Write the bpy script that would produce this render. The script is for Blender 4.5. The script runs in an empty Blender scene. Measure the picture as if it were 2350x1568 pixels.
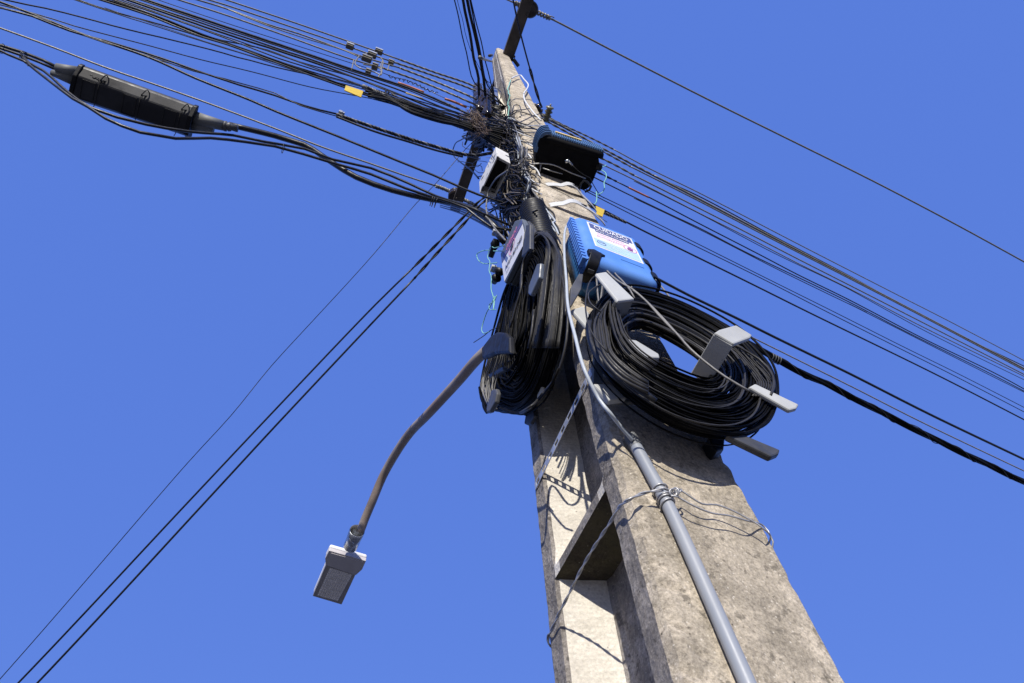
import bpy, math, random
from mathutils import Vector as V, Matrix, noise
random.seed(7)
scene = bpy.context.scene
COL = scene.collection

# ------------------------------------------------------------------ camera, sky, sun
FOC = 1562.49                       # focal length in units of a 2350 wide frame
R0 = V((0.93505992, -0.35010811, -0.05556303))   # image right
R1 = V((0.27818543, 0.82186769, -0.49713817))    # image down
R2 = V((0.21971757, 0.44939715, 0.86589052))     # view direction
EYE = 1.6
cam = bpy.data.cameras.new('camera')
cam.sensor_width = 36.0
cam.lens = 36.0 * FOC / 2350.0
cam.clip_start = 0.02
cam.clip_end = 2000
camo = bpy.data.objects.new('camera', cam)
COL.objects.link(camo)
rot = Matrix((R0, -R1, -R2)).transposed()
camo.matrix_world = Matrix.Translation((0, 0, EYE)) @ rot.to_4x4()
scene.camera = camo
scene.render.resolution_x, scene.render.resolution_y = 1024, 683

SUN_DIR = V((0.47, 1.0, -0.39)).normalized()      # the way the light travels
elev = math.asin(-SUN_DIR.z)
azim = math.atan2(-SUN_DIR.x, -SUN_DIR.y)
SKYC = (0.485, 1.045, 3.80, 1)
w = bpy.data.worlds.new('World'); scene.world = w; w.use_nodes = True
nt = w.node_tree; nt.nodes.clear()
sky = nt.nodes.new('ShaderNodeTexSky'); sky.sky_type = 'NISHITA'; sky.sun_disc = False
sky.sun_elevation = elev; sky.sun_rotation = azim
sky.air_density = 1.0; sky.dust_density = 0.3; sky.ozone_density = 1.5; sky.altitude = 600
hs = nt.nodes.new('ShaderNodeMixRGB'); hs.blend_type = 'MIX'; hs.inputs[0].default_value = 0.85; hs.inputs[2].default_value = SKYC
bg = nt.nodes.new('ShaderNodeBackground'); bg.inputs['Strength'].default_value = 0.15
wo = nt.nodes.new('ShaderNodeOutputWorld')
nt.links.new(sky.outputs[0], hs.inputs[1]); nt.links.new(hs.outputs[0], bg.inputs['Color']); nt.links.new(bg.outputs[0], wo.inputs[0])
sl = bpy.data.lights.new('sun', 'SUN'); sl.energy = 4.0; sl.angle = math.radians(0.5); sl.color = (1.0, 0.945, 0.85)
so = bpy.data.objects.new('sun', sl); COL.objects.link(so)
so.rotation_euler = SUN_DIR.to_track_quat('-Z', 'Y').to_euler()
so.location = (-4, -8, 8)
scene.view_settings.view_transform = 'Standard'
scene.view_settings.look = 'None'
scene.view_settings.exposure = 0.45
scene.view_settings.gamma = 1.0

# ------------------------------------------------------------------ geometry of the place (camera at the origin, lifted by EYE at the end)
AX, AY, HA, WU, WV, HT = 0.69710578, 0.91462754, 14.5949, 0.0211496, 0.0290225, 8.797
GROUND = -EYE

def ray(x, y):
    return R0 * ((x - 1175) / FOC) + R1 * ((y - 784) / FOC) + R2
def depth(p): return p.dot(R2)
def px(p, n): return n * depth(p) / FOC            # size of n photo units at p
def hpl(z):
    return lambda x, y: (lambda r: r * (z / r.z))(ray(x, y))
def xpl(v):
    return lambda x, y: (lambda r: r * (v / r.x))(ray(x, y))
def ypl(v):
    return lambda x, y: (lambda r: r * (v / r.y))(ray(x, y))
def vpl(qx, qy, deg):
    t = math.radians(deg); n = V((-math.sin(t), math.cos(t), 0)); d = n.dot(V((qx, qy, 0)))
    return lambda x, y: (lambda r: r * (d / n.dot(r)))(ray(x, y))
def fr(off):                                       # the wide face of the pole, turned to the sun
    def f(x, y):
        r = ray(x, y); return r * ((AY - off - WV * HA / 2) / (r.y - WV * r.z / 2))
    return f
def fl(off):                                       # the recessed face of the pole
    def f(x, y):
        r = ray(x, y); return r * ((AX - off - WU * HA / 2) / (r.x - WU * r.z / 2))
    return f
def surf(off):
    a, b = fr(off), fl(off)
    def f(x, y):
        p, q = a(x, y), b(x, y)
        return p if p.length > q.length else q
    return f
def path(plane, pts): return [plane(*p) for p in pts]
def hu(h): return WU * (HA - h) / 2
def hv(h): return WV * (HA - h) / 2

# ------------------------------------------------------------------ materials
def newmat(name):
    m = bpy.data.materials.new(name); m.use_nodes = True
    n = m.node_tree; b = n.nodes['Principled BSDF']
    return m, n, b
def tex(n, kind, scale, detail=4, rough=0.6):
    if not n.nodes.get('TC'):
        tc = n.nodes.new('ShaderNodeTexCoord'); tc.name = 'TC'
    t = n.nodes.new('ShaderNodeTex' + kind)
    t.inputs['Scale'].default_value = scale
    if kind == 'Noise':
        t.inputs['Detail'].default_value = detail; t.inputs['Roughness'].default_value = rough
    n.links.new(n.nodes['TC'].outputs['Object'], t.inputs['Vector'])
    return t
def ramp(n, src, stops):
    r = n.nodes.new('ShaderNodeValToRGB'); e = r.color_ramp.elements
    while len(e) < len(stops): e.new(0.5)
    for i, (p, c) in enumerate(stops):
        e[i].position = p; e[i].color = (c, c, c, 1) if isinstance(c, float) else (*c, 1)
    n.links.new(src, r.inputs[0]); return r.outputs[0]
def mixc(n, fac, a, b, mode='MIX'):
    m = n.nodes.new('ShaderNodeMixRGB'); m.blend_type = mode
    for i, s in ((0, fac), (1, a), (2, b)):
        if isinstance(s, (int, float)): m.inputs[i].default_value = s
        elif isinstance(s, tuple): m.inputs[i].default_value = (*s, 1)
        else: n.links.new(s, m.inputs[i])
    return m.outputs[0]
def bump(n, b, h, strength, dist):
    k = n.nodes.new('ShaderNodeBump'); k.inputs['Strength'].default_value = strength; k.inputs['Distance'].default_value = dist
    n.links.new(h, k.inputs['Height']); n.links.new(k.outputs[0], b.inputs['Normal'])
def simple(name, col, rough=0.5, metal=0.0, var=0.25, scale=18, bmp=0.15, spec=0.5, dirt_sheen=None):
    m, n, b = newmat(name)
    t = tex(n, 'Noise', scale)
    c2 = tuple(c * (1 - var) for c in col); c1 = tuple(min(1, c * (1 + var)) for c in col)
    c = ramp(n, t.outputs['Fac'], [(0.3, c2), (0.7, c1)])
    if dirt_sheen:
        t3 = tex(n, 'Noise', scale * 0.35, 6)
        c = mixc(n, ramp(n, t3.outputs['Fac'], [(0.45, 0.0), (0.72, 0.85)]), c, dirt_sheen)
    n.links.new(c, b.inputs['Base Color'])
    t2 = tex(n, 'Noise', scale * 3)
    n.links.new(ramp(n, t2.outputs['Fac'], [(0.3, max(0.02, rough - 0.12)), (0.7, min(1.0, rough + 0.15))]), b.inputs['Roughness'])
    b.inputs['Metallic'].default_value = metal
    b.inputs['Specular IOR Level'].default_value = spec
    if bmp: bump(n, b, t2.outputs['Fac'], bmp, 0.002)
    return m

def concrete(name, lo, mid, hi, speck, lines=False, moss=None):
    m, n, b = newmat(name)
    a = tex(n, 'Noise', 3.5, 8, 0.7)
    c = ramp(n, a.outputs['Fac'], [(0.28, lo), (0.5, mid), (0.72, hi)])
    st = tex(n, 'Noise', 11, 8, 0.75)
    c = mixc(n, ramp(n, st.outputs['Fac'], [(0.44, 0.0), (0.62, 0.35 if lines else 0.85)]), c, lo)
    mp = n.nodes.new('ShaderNodeMapping'); mp.inputs['Scale'].default_value = (16, 16, 1.6)
    n.links.new(n.nodes['TC'].outputs['Object'], mp.inputs['Vector'])
    dr = n.nodes.new('ShaderNodeTexNoise'); dr.inputs['Scale'].default_value = 1.0; dr.inputs['Detail'].default_value = 6; n.links.new(mp.outputs[0], dr.inputs['Vector'])
    c = mixc(n, ramp(n, dr.outputs['Fac'], [(0.5, 0.0), (0.7, 0.15 if lines else 0.40)]), c, tuple(x * .8 for x in lo))
    pt = tex(n, 'Noise', 46, 4, 0.6)
    c = mixc(n, ramp(n, pt.outputs['Fac'], [(0.58, 0.0), (0.66, 0.25 if lines else 0.85)]), c, tuple(x * .7 for x in lo))
    fine = tex(n, 'Noise', 160, 6, 0.8)
    c = mixc(n, 0.75, c, ramp(n, fine.outputs['Fac'], [(0.32, 0.7 if lines else 0.35), (0.68, 1.3 if lines else 1.6)]), 'MULTIPLY')
    v = tex(n, 'Voronoi', 75)
    c = mixc(n, ramp(n, v.outputs['Distance'], [(0.06, 0.75), (0.17, 0.0)]), c, speck)
    v2 = tex(n, 'Voronoi', 28)
    v2f = ramp(n, v2.outputs['Distance'], [(0.03, 1.0), (0.07, 0.0)])
    c = mixc(n, v2f, c, tuple(x * 0.35 for x in lo))
    if moss:
        mo = tex(n, 'Noise', 7, 8, 0.8)
        c = mixc(n, ramp(n, mo.outputs['Fac'], [(0.42, 0.0), (0.6, 0.8)]), c, moss)
    h = fine.outputs['Fac']
    if lines:
        wv = n.nodes.new('ShaderNodeTexWave'); wv.bands_direction = 'Z'
        wv.inputs['Scale'].default_value = 26; wv.inputs['Distortion'].default_value = 5; wv.inputs['Detail'].default_value = 3; wv.inputs['Detail Scale'].default_value = 0.6
        n.links.new(n.nodes['TC'].outputs['Object'], wv.inputs['Vector'])
        c = mixc(n, ramp(n, wv.outputs['Fac'], [(0.3, 0.0), (0.9, 0.3)]), c, tuple(x * 0.72 for x in mid))
    n.links.new(c, b.inputs['Base Color'])
    b.inputs['Roughness'].default_value = 0.93; b.inputs['Specular IOR Level'].default_value = 0.2
    hh = mixc(n, 0.5, h, a.outputs['Fac'], 'ADD')
    hh = mixc(n, 0.6, hh, v.outputs['Distance'], 'ADD')
    bump(n, b, hh, 0.8, 0.005)
    return m
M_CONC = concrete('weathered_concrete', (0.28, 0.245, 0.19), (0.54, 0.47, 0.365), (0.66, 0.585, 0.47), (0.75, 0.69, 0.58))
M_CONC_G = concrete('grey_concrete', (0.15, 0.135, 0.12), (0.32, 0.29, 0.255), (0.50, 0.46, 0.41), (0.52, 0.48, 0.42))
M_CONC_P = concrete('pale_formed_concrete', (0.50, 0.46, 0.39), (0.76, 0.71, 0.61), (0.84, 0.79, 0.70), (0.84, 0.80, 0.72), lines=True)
M_CONC_D = concrete('mossy_shaded_concrete', (0.05, 0.042, 0.033), (0.09, 0.076, 0.06), (0.15, 0.13, 0.105), (0.26, 0.24, 0.19), moss=(0.10, 0.088, 0.05))  # moss and stains, with the shade under the partitions darkened into the colour
M_BLACK = simple('black_cable_sheath', (0.011, 0.011, 0.012), 0.42, 0, 0.3, 30)
M_BLACKG = simple('black_drop_cable', (0.0045, 0.0045, 0.005), 0.5, 0, 0.5, 40, spec=0.07)
M_GREYC = simple('weathered_grey_cable', (0.19, 0.185, 0.175), 0.5, 0, 0.3, 30)
M_DGREYC = simple('dark_grey_cable', (0.034, 0.033, 0.032), 0.45, 0, 0.3, 30, spec=.25)
M_ALU = simple('bare_aluminium_wire', (0.23, 0.22, 0.185), 0.5, 0.35, 0.35, 60)
M_GALV = simple('galvanised_steel', (0.50, 0.52, 0.54), 0.42, 0.55, 0.18, 40, dirt_sheen=(0.30, 0.30, 0.30))
M_BAND = simple('dull_zinc_band', (0.55, 0.56, 0.56), 0.55, 0.15, 0.12, 30, dirt_sheen=(0.36, 0.36, 0.36))
M_ZINCW = simple('zinc_wire', (0.42, 0.42, 0.42), 0.45, 0.6, 0.2, 60)
M_BPLAS = simple('black_plastic', (0.006, 0.006, 0.007), 0.45, 0, 0.2, 20, spec=0.3)
M_DPLAS = simple('dusty_dark_plastic', (0.048, 0.05, 0.055), 0.5, 0, 0.3, 14, dirt_sheen=(0.11, 0.11, 0.11))
M_GPLAS = simple('grey_plastic', (0.42, 0.43, 0.42), 0.6, 0, 0.08, 10, dirt_sheen=(0.33, 0.335, 0.32))
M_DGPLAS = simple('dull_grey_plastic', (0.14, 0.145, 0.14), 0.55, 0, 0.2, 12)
M_BLUE = simple('sky_blue_plastic', (0.085, 0.235, 0.66), 0.45, 0, 0.12, 5, 0.04, dirt_sheen=(0.13, 0.28, 0.60))
M_NAVY = simple('shaded_blue_plastic', (0.035, 0.14, 0.36), 0.4, 0, 0.2, 8)  # lid blue darkened: the shade under the box is put into the colour
M_WHITEL = simple('white_label', (0.74, 0.74, 0.76), 0.5, 0, 0.04, 8, 0.0)
M_LBLUE = simple('pale_blue_print', (0.42, 0.60, 0.85), 0.5, 0, 0.05, 8, 0.0)
M_NAVYP = simple('navy_print', (0.075, 0.095, 0.24), 0.5, 0, 0.1, 8, 0.0)
M_PURPLE = simple('purple_print', (0.28, 0.07, 0.30), 0.5, 0, 0.1, 8, 0.0)
M_PINK = simple('pink_print', (0.70, 0.20, 0.36), 0.5, 0, 0.1, 8, 0.0)
M_INK = simple('black_print', (0.03, 0.03, 0.035), 0.5, 0, 0.1, 8, 0.0)
M_SLATE = simple('slate_panel', (0.10, 0.115, 0.135), 0.45, 0, 0.2, 9, dirt_sheen=(0.16, 0.17, 0.18))
M_YELL = simple('yellow_plastic', (0.62, 0.43, 0.015), 0.5, 0, 0.12, 20, dirt_sheen=(0.40, 0.28, 0.03))
M_CREAM = simple('cream_yellow_tube', (0.75, 0.55, 0.18), 0.5, 0, 0.1, 20)
M_ORANGE = simple('orange_copper_sleeve', (0.50, 0.17, 0.075), 0.5, 0, 0.2, 30)
M_MINT = simple('mint_green_insulation', (0.22, 0.50, 0.42), 0.5, 0, 0.15, 40)
M_TANG = simple('dusty_dark_wire', (0.034, 0.027, 0.020), 0.55, 0, 0.5, 40, spec=.25)
M_TBLK = simple('dull_black_wire', (0.007, 0.007, 0.007), 0.6, 0, 0.3, 40, spec=.2)
M_WHITEC = simple('white_cable_sheath', (0.66, 0.68, 0.70), 0.5, 0, 0.08, 30)
M_PALEC = simple('pale_grey_cable_sheath', (0.42, 0.46, 0.50), 0.45, 0, 0.08, 30)
M_PVC = simple('grey_pvc', (0.25, 0.27, 0.30), 0.42, 0, 0.10, 7, 0.05, dirt_sheen=(0.33, 0.34, 0.345))
M_PVCD = simple('scuffed_pvc', (0.13, 0.135, 0.145), 0.6, 0, 0.3, 30)
M_RUST = simple('weathered_pipe_steel', (0.30, 0.26, 0.23), 0.6, 0.1, 0.3, 9, dirt_sheen=(0.25, 0.17, 0.12))
M_CROSS = simple('weathered_dark_steel', (0.085, 0.072, 0.06), 0.65, 0.2, 0.35, 7, dirt_sheen=(0.045, 0.038, 0.033))
M_CLAMP = simple('tarnished_clamp_metal', (0.15, 0.135, 0.11), 0.55, 0.3, 0.35, 30)
M_PORC = simple('brown_glazed_porcelain', (0.035, 0.026, 0.022), 0.14, 0, 0.3, 12, 0.0)
M_PORCG = simple('olive_glazed_porcelain', (0.15, 0.14, 0.075), 0.25, 0, 0.35, 30, 0.0, dirt_sheen=(0.30, 0.29, 0.22))
M_TWIG = simple('dry_twigs', (0.13, 0.085, 0.055), 0.9, 0, 0.5, 60)
M_TWIG2 = simple('pale_twigs', (0.26, 0.21, 0.16), 0.9, 0, 0.4, 60)
M_CAP = simple('black_moulded_plastic', (0.012, 0.012, 0.014), 0.5, 0, 0.2, 14, spec=.25, dirt_sheen=(0.022, 0.022, 0.022))
M_LAMPW = simple('sunlit_white_housing', (0.78, 0.78, 0.78), 0.45, 0, 0.05, 9)  # white carries the sunlight on the sides of the lamp's top cover
M_LAMPG = simple('grey_lamp_underside', (0.52, 0.49, 0.49), 0.5, 0, 0.10, 12)
M_LAMPD = simple('dark_lamp_rim', (0.34, 0.32, 0.31), 0.5, 0, 0.15, 12)
M_LENS = simple('lamp_lens', (0.78, 0.75, 0.71), 0.3, 0, 0.15, 50, 0.3)
M_LED = simple('lens_bead', (0.80, 0.78, 0.75), 0.25, 0, 0.1, 50, 0.0)
M_CHROME = simple('bright_steel', (0.42, 0.44, 0.46), 0.25, 0.9, 0.2, 20)
def spotted():
    m, n, b = newmat('speckled_white_fibreglass')
    v = tex(n, 'Voronoi', 21)
    nz = tex(n, 'Noise', 12)
    f = mixc(n, 1.0, ramp(n, v.outputs['Distance'], [(0.26, 1.0), (0.34, 0.0)]), ramp(n, nz.outputs['Fac'], [(0.35, 0.0), (0.5, 1.0)]), 'MULTIPLY')
    c = mixc(n, f, ramp(n, nz.outputs['Fac'], [(0.3, (0.58, 0.57, 0.53)), (0.7, (0.70, 0.69, 0.65))]), (0.06, 0.06, 0.05))
    n.links.new(c, b.inputs['Base Color']); b.inputs['Roughness'].default_value = 0.55
    return m
M_SPOT = spotted()
M_GROUND = simple('asphalt', (0.09, 0.088, 0.085), 0.9, 0, 0.25, 30)
M_PAVE = simple('pavement_concrete', (0.22, 0.205, 0.185), 0.9, 0, 0.15, 3)

# ------------------------------------------------------------------ mesh helpers
def tag(o, label=None, cat=None, group=None, kind=None):
    if label: o['label'] = label
    if cat: o['category'] = cat
    if group: o['group'] = group
    if kind: o['kind'] = kind
    return o
def org(o):
    p = V((0, 0, 0)); q = o
    while q is not None: p = p + q.location; q = q.parent
    return p
def thing(name, loc, label, cat, group=None):
    o = bpy.data.objects.new(name, None); COL.objects.link(o); o.location = loc; o.empty_display_size = 0.05
    return tag(o, label, cat, group)
class MB:
    def __init__(s): s.v = []; s.f = []; s.mi = []
    def add(s, vs, fs, mi=0):
        k = len(s.v); s.v += [V(x) for x in vs]; s.f += [tuple(i + k for i in f) for f in fs]; s.mi += [mi] * len(fs)
        return s
    def build(s, name, mats, parent=None, smooth=True, bevel=0, segs=2, solid=0):
        me = bpy.data.meshes.new(name)
        if parent is None:
            lo = V((min(p.x for p in s.v), min(p.y for p in s.v), min(p.z for p in s.v))); hi = V((max(p.x for p in s.v), max(p.y for p in s.v), max(p.z for p in s.v)))
            c = V(((lo.x + hi.x) / 2, (lo.y + hi.y) / 2, lo.z))
        else: c = org(parent)
        me.from_pydata([tuple(p - c) for p in s.v], [], s.f); me.update()
        if not isinstance(mats, (list, tuple)): mats = [mats]
        for m in mats: me.materials.append(m)
        for i, p in enumerate(me.polygons):
            p.material_index = s.mi[i]; p.use_smooth = smooth
        o = bpy.data.objects.new(name, me); COL.objects.link(o)
        if parent is None: o.location = c
        else: o.parent = parent
        if solid:
            md = o.modifiers.new('solid', 'SOLIDIFY'); md.thickness = solid; md.offset = 0
        if bevel:
            md = o.modifiers.new('bevel', 'BEVEL'); md.width = bevel; md.segments = segs; md.limit_method = 'ANGLE'; md.angle_limit = math.radians(35)
        if bevel or not smooth:
            pass
        return o
def smoothpts(P, step=0.03, closed=False):
    P = [V(p) for p in P]; n = len(P); out = []
    rng = range(n) if closed else range(n - 1)
    for i in rng:
        if closed: a, b, c, d = P[i - 1], P[i], P[(i + 1) % n], P[(i + 2) % n]
        else:
            b, c = P[i], P[i + 1]; a = P[i - 1] if i else b * 2 - c; d = P[i + 2] if i + 2 < n else c * 2 - b
        L = (c - b).length
        k = max(1, min(60, int(L / step)))
        t1, t2, t3 = (b - a).length ** .5 + 1e-6, L ** .5 + 1e-6, (d - c).length ** .5 + 1e-6   # centripetal
        m1 = ((b - a) / t1 - (c - a) / (t1 + t2) + (c - b) / t2) * t2
        m2 = ((c - b) / t2 - (d - b) / (t2 + t3) + (d - c) / t3) * t2
        for j in range(k):
            t = j / k; t_2 = t * t; t_3 = t_2 * t
            out.append(b * (2 * t_3 - 3 * t_2 + 1) + m1 * (t_3 - 2 * t_2 + t) + c * (-2 * t_3 + 3 * t_2) + m2 * (t_3 - t_2))
    if not closed: out.append(P[-1])
    return out
def frames(P, closed=False):
    T = []
    n = len(P)
    for i in range(n):
        a = P[i - 1] if (i or closed) else P[0]; b = P[(i + 1) % n] if (i < n - 1 or closed) else P[-1]
        t = b - a
        T.append(t.normalized() if t.length > 1e-9 else V((0, 0, 1)))
    u = T[0].orthogonal().normalized(); F = []
    for i in range(n):
        u = u - T[i] * u.dot(T[i])
        u = u.normalized() if u.length > 1e-6 else T[i].orthogonal().normalized()
        F.append((u.copy(), T[i].cross(u)))
    return F
def tube(mb, P, r, sides=6, closed=False, mi=0, flat=1.0):
    F = frames(P, closed); n = len(P); vs = []; fs = []
    for i in range(n):
        rr = r[i] if isinstance(r, list) else r
        for k in range(sides):
            a = 2 * math.pi * k / sides
            vs.append(P[i] + F[i][0] * (math.cos(a) * rr) + F[i][1] * (math.sin(a) * rr * flat))
    for i in range(n if closed else n - 1):
        j = (i + 1) % n
        for k in range(sides):
            q = (k + 1) % sides
            fs.append((i * sides + k, i * sides + q, j * sides + q, j * sides + k))
    if not closed:
        fs.append(tuple(range(sides - 1, -1, -1))); fs.append(tuple((n - 1) * sides + k for k in range(sides)))
    mb.add(vs, fs, mi); return mb
def helix(mb, P, R, r, pitch, strands=3, sides=5, mi=0, ph=0.0):
    F = frames(P); L = 0
    S = [[] for _ in range(strands)]
    for i, p in enumerate(P):
        if i: L += (P[i] - P[i - 1]).length
        for k in range(strands):
            a = 2 * math.pi * (L / pitch + k / strands) + ph
            S[k].append(p + F[i][0] * (R * math.cos(a)) + F[i][1] * (R * math.sin(a)))
    for k, q in enumerate(S): tube(mb, q, r, sides, mi=(mi[k % len(mi)] if isinstance(mi, list) else mi))
    return mb
def prism(mb, poly, ext, mi=0):
    n = len(poly); poly = [V(p) for p in poly]; ext = V(ext)
    nrm = V((0, 0, 0))
    for i in range(n): nrm += (poly[i] - poly[0]).cross(poly[(i + 1) % n] - poly[0])
    if nrm.dot(ext) > 0: poly = poly[::-1]
    vs = poly + [p + ext for p in poly]
    fs = [tuple(range(n)), tuple(range(2 * n - 1, n - 1, -1))] + [(i, i + n, (i + 1) % n + n, (i + 1) % n) for i in range(n)]
    fs = [f for f in fs]
    mb.add(vs, fs, mi); return mb
def box(mb, c, s, ax=None, mi=0):
    ax = ax or (V((1, 0, 0)), V((0, 1, 0)), V((0, 0, 1))); c = V(c)
    a, b, d = (ax[i] * s[i] / 2 for i in range(3))
    return prism(mb, [c - a - b - d, c + a - b - d, c + a + b - d, c - a + b - d], d * 2, mi)
def lathe(mb, a, b, prof, sides=20, mi=0):            # prof: (t along a>b, radius)
    a, b = V(a), V(b); d = b - a; u = d.orthogonal().normalized(); w_ = d.normalized().cross(u); vs = []; fs = []
    for t, r in prof:
        for k in range(sides):
            g = 2 * math.pi * k / sides
            vs.append(a + d * t + u * (r * math.cos(g)) + w_ * (r * math.sin(g)))
    for i in range(len(prof) - 1):
        for k in range(sides):
            q = (k + 1) % sides
            fs.append((i * sides + k, i * sides + q, (i + 1) * sides + q, (i + 1) * sides + k))
    fs.append(tuple(range(sides - 1, -1, -1))); fs.append(tuple((len(prof) - 1) * sides + k for k in range(sides)))
    mb.add(vs, fs, mi); return mb
def text(s, name, origin, xd, yd, size, mat, parent, width=None, bold=0.0, z=0.0012):
    cu = bpy.data.curves.new('t', 'FONT'); cu.body = s; cu.size = 1.0; cu.offset = bold; cu.resolution_u = 4
    o = bpy.data.objects.new('t', cu); COL.objects.link(o)
    dg = bpy.context.evaluated_depsgraph_get(); dg.update()
    me = bpy.data.meshes.new_from_object(o.evaluated_get(dg))
    bpy.data.objects.remove(o)
    xs = [v.co.x for v in me.vertices]; ys = [v.co.y for v in me.vertices]
    x0, x1, y0, y1 = min(xs), max(xs), min(ys), max(ys)
    sy = size / (y1 - y0); sx = sy if width is None else width / (x1 - x0)
    nrm = xd.cross(yd).normalized()
    mb = MB(); mb.add([origin + xd * ((v.co.x - x0) * sx) + yd * ((v.co.y - y0) * sy) + nrm * z for v in me.vertices], [tuple(p.vertices) for p in me.polygons])
    return mb.build(name, mat, parent, smooth=False)
def onward(P, far=16.0, drop=0.0):
    """carry a span on past the frame from P[0], levelling out"""
    d = (P[0] - P[1]).normalized(); h = V((d.x, d.y, 0)).normalized()
    a = P[0] + (d * .75 + h * .25) * 1.5; b = a + (d * .4 + h * .6).normalized() * 3
    return [b + h * far - V((0, 0, drop)), b + h * far * .5 - V((0, 0, drop * .5)), b, a] + P
def tail(P, far=16.0, drop=0.0): return onward(P[::-1], far, drop)[::-1]
def wire(name, label, cat, pts, wd, mat, group=None, step=0.06, sides=6, jit=0.0, ref=None):
    P = smoothpts(pts, step)
    r = px(ref or pts[len(pts) // 2], wd) / 2
    if jit:
        sd = random.random() * 100
        P = [p + V(noise.noise_vector(p * 9 + V((sd, 0, 0)))) * jit for p in P]
    return tag(tube(MB(), P, r, sides).build(name, mat), label, cat, group)

# ------------------------------------------------------------------ ground, pavement
g = MB(); g.add([(-400, -400, GROUND - 0.14), (400, -400, GROUND - 0.14), (400, 400, GROUND - 0.14), (-400, 400, GROUND - 0.14)], [(0, 1, 2, 3)])
tag(g.build('road', M_GROUND), kind='structure')
g = MB(); prism(g, [(-60, -2.6, GROUND), (60, -2.6, GROUND), (60, 1.5, GROUND), (-60, 1.5, GROUND)], (0, 0, -0.3))
tag(g.build('pavement', M_PAVE, smooth=False), kind='structure')

# ------------------------------------------------------------------ the concrete pole
ZP = 1.015                                            # underside of the cross partition
def section(h, d):
    """half outline: near corner round the recessed face to the far corner; d = recess depth 0..1"""
    U, W = hu(h), hv(h)
    ch = 0.024; fl_ = 0.058; sl = 0.026; dep = 0.115 * d * min(1, U / 0.12)
    k = min(1.0, W / 0.17)
    fl_, sl = fl_ * k, sl * k
    pts = [(-U + ch, -W, 0), (-U + ch * .3, -W + ch * .3, 0), (-U, -W + ch, 1)]
    e = fl_ * 1.15; cf = .009; cr = .005
    pts += [(-U, -W + e * .5, 1), (-U, -W + e, 1), (-U + 0.008 * d, -W + e + 0.006, 1)]
    for t in (.25, .5, .75): pts.append((-U + dep * t + .008 * d * (1 - t), -W + e + .006 + sl * t, 3))
    x = -U + dep
    y0, y1 = -W + e + .006 + sl, W - fl_ - .006 - sl
    pts.append((x - .006 * d, y0, 2)); 
    for t in (.1, .35, .65, .9): pts.append((x, y0 + (y1 - y0) * t, 2))
    pts.append((x - .006 * d, y1, 2))
    for t in (.75, .5, .25): pts.append((-U + dep * t + .008 * d * (1 - t), W - fl_ - .006 - sl * t, 3))
    pts += [(-U + 0.008 * d, W - fl_ - .006, 1), (-U, W - fl_, 1), (-U, W - fl_ * .5, 1), (-U, W - cf, 1), (-U + cf * .3, W - cf * .3, 1), (-U + cf, W, 0)]
    nf = 14
    far = [(-U + cf + (2 * U - 2 * cf) * t / nf, W, 0) for t in range(1, nf)]
    opp = [(-a, b, m) for a, b, m in pts][::-1]; opp[-3:] = [(U, -W + cr, 1), (U - cr * .3, -W + cr * .3, 1), (U - cr, -W, 0)]
    near = [(U - cr - (2 * U - cr - ch) * t / nf, -W, 0) for t in range(1, nf)]
    return pts + far + opp + near
hs_ = []
def dfun(h): return 0.0 if h > 6.6 else (1.0 if h < 5.6 else (6.6 - h) / 1.0)
h = GROUND
parts_at = [ZP - 1.3, ZP, ZP + 1.3, ZP + 2.6, ZP + 3.9]
while h < HT:
    hs_.append((h, dfun(h)))
    h += 0.10 if h < 0.4 else (0.013 if h < 2.6 else (0.03 if h < 4.5 else 0.08))
hs_ = [(a, b) for a, b in hs_ if not any(q - 0.006 <= a <= q + 0.085 for q in parts_at)]
for q in parts_at:
    hs_ += [(q - 0.0025, dfun(q)), (q, 0.0), (q + .012, 0.0), (q + .026, 0.0), (q + .032, 0.04), (q + .05, 0.5), (q + .085, dfun(q + .1))]
hs_ += [(HT, 0.0)]
hs_.sort()
mb = MB(); vs = []; rows = []; 
for h, d in hs_:
    s = section(h, d); row = []; ns_ = len(s)
    for i, (a, b, m) in enumerate(s):
        p = V((AX + a, AY + b, h))
        amp = 0.0012 if m < 2 else 0.001
        q = V(noise.noise_vector(p * 22)) * amp + V(noise.noise_vector(p * 70)) * amp * .5
        # the far arris of the wide face has crumbled
        if a > 0 and b < 0 and m == 1 or (a > hu(h) - .012 and b < -hv(h) + .01):
            q += V((-1, .35, 0)) * max(0, noise.noise(p * 28) + .35 * noise.noise(p * 110)) * .008
        if i in (0, 1, ns_ - 1): q += V((.1, 1, 0)) * max(0, noise.noise(p * 45) + .5 * noise.noise(p * 120) - .05) * .012
        if a < 0 and m == 1 and abs(b) > hv(h) - .04: q += V(noise.noise_vector(p * 55)) * .0013
        vs.append(p + q); row.append(m)
    rows.append(row)
ns = len(rows[0]); fs = []; mi = []
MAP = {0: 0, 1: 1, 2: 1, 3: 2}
for j in range(len(rows) - 1):
    for i in range(ns):
        k = (i + 1) % ns
        fs.append((j * ns + i, j * ns + k, (j + 1) * ns + k, (j + 1) * ns + i))
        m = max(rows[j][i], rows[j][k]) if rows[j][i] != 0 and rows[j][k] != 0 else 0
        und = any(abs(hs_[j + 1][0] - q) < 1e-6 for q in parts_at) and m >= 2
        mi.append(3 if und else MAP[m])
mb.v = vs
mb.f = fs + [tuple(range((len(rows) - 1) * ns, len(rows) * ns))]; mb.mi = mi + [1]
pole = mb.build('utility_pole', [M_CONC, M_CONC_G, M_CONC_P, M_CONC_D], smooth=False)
tag(pole, 'tall tapering concrete utility pole with recessed panel and cross webs', 'utility pole')

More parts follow.
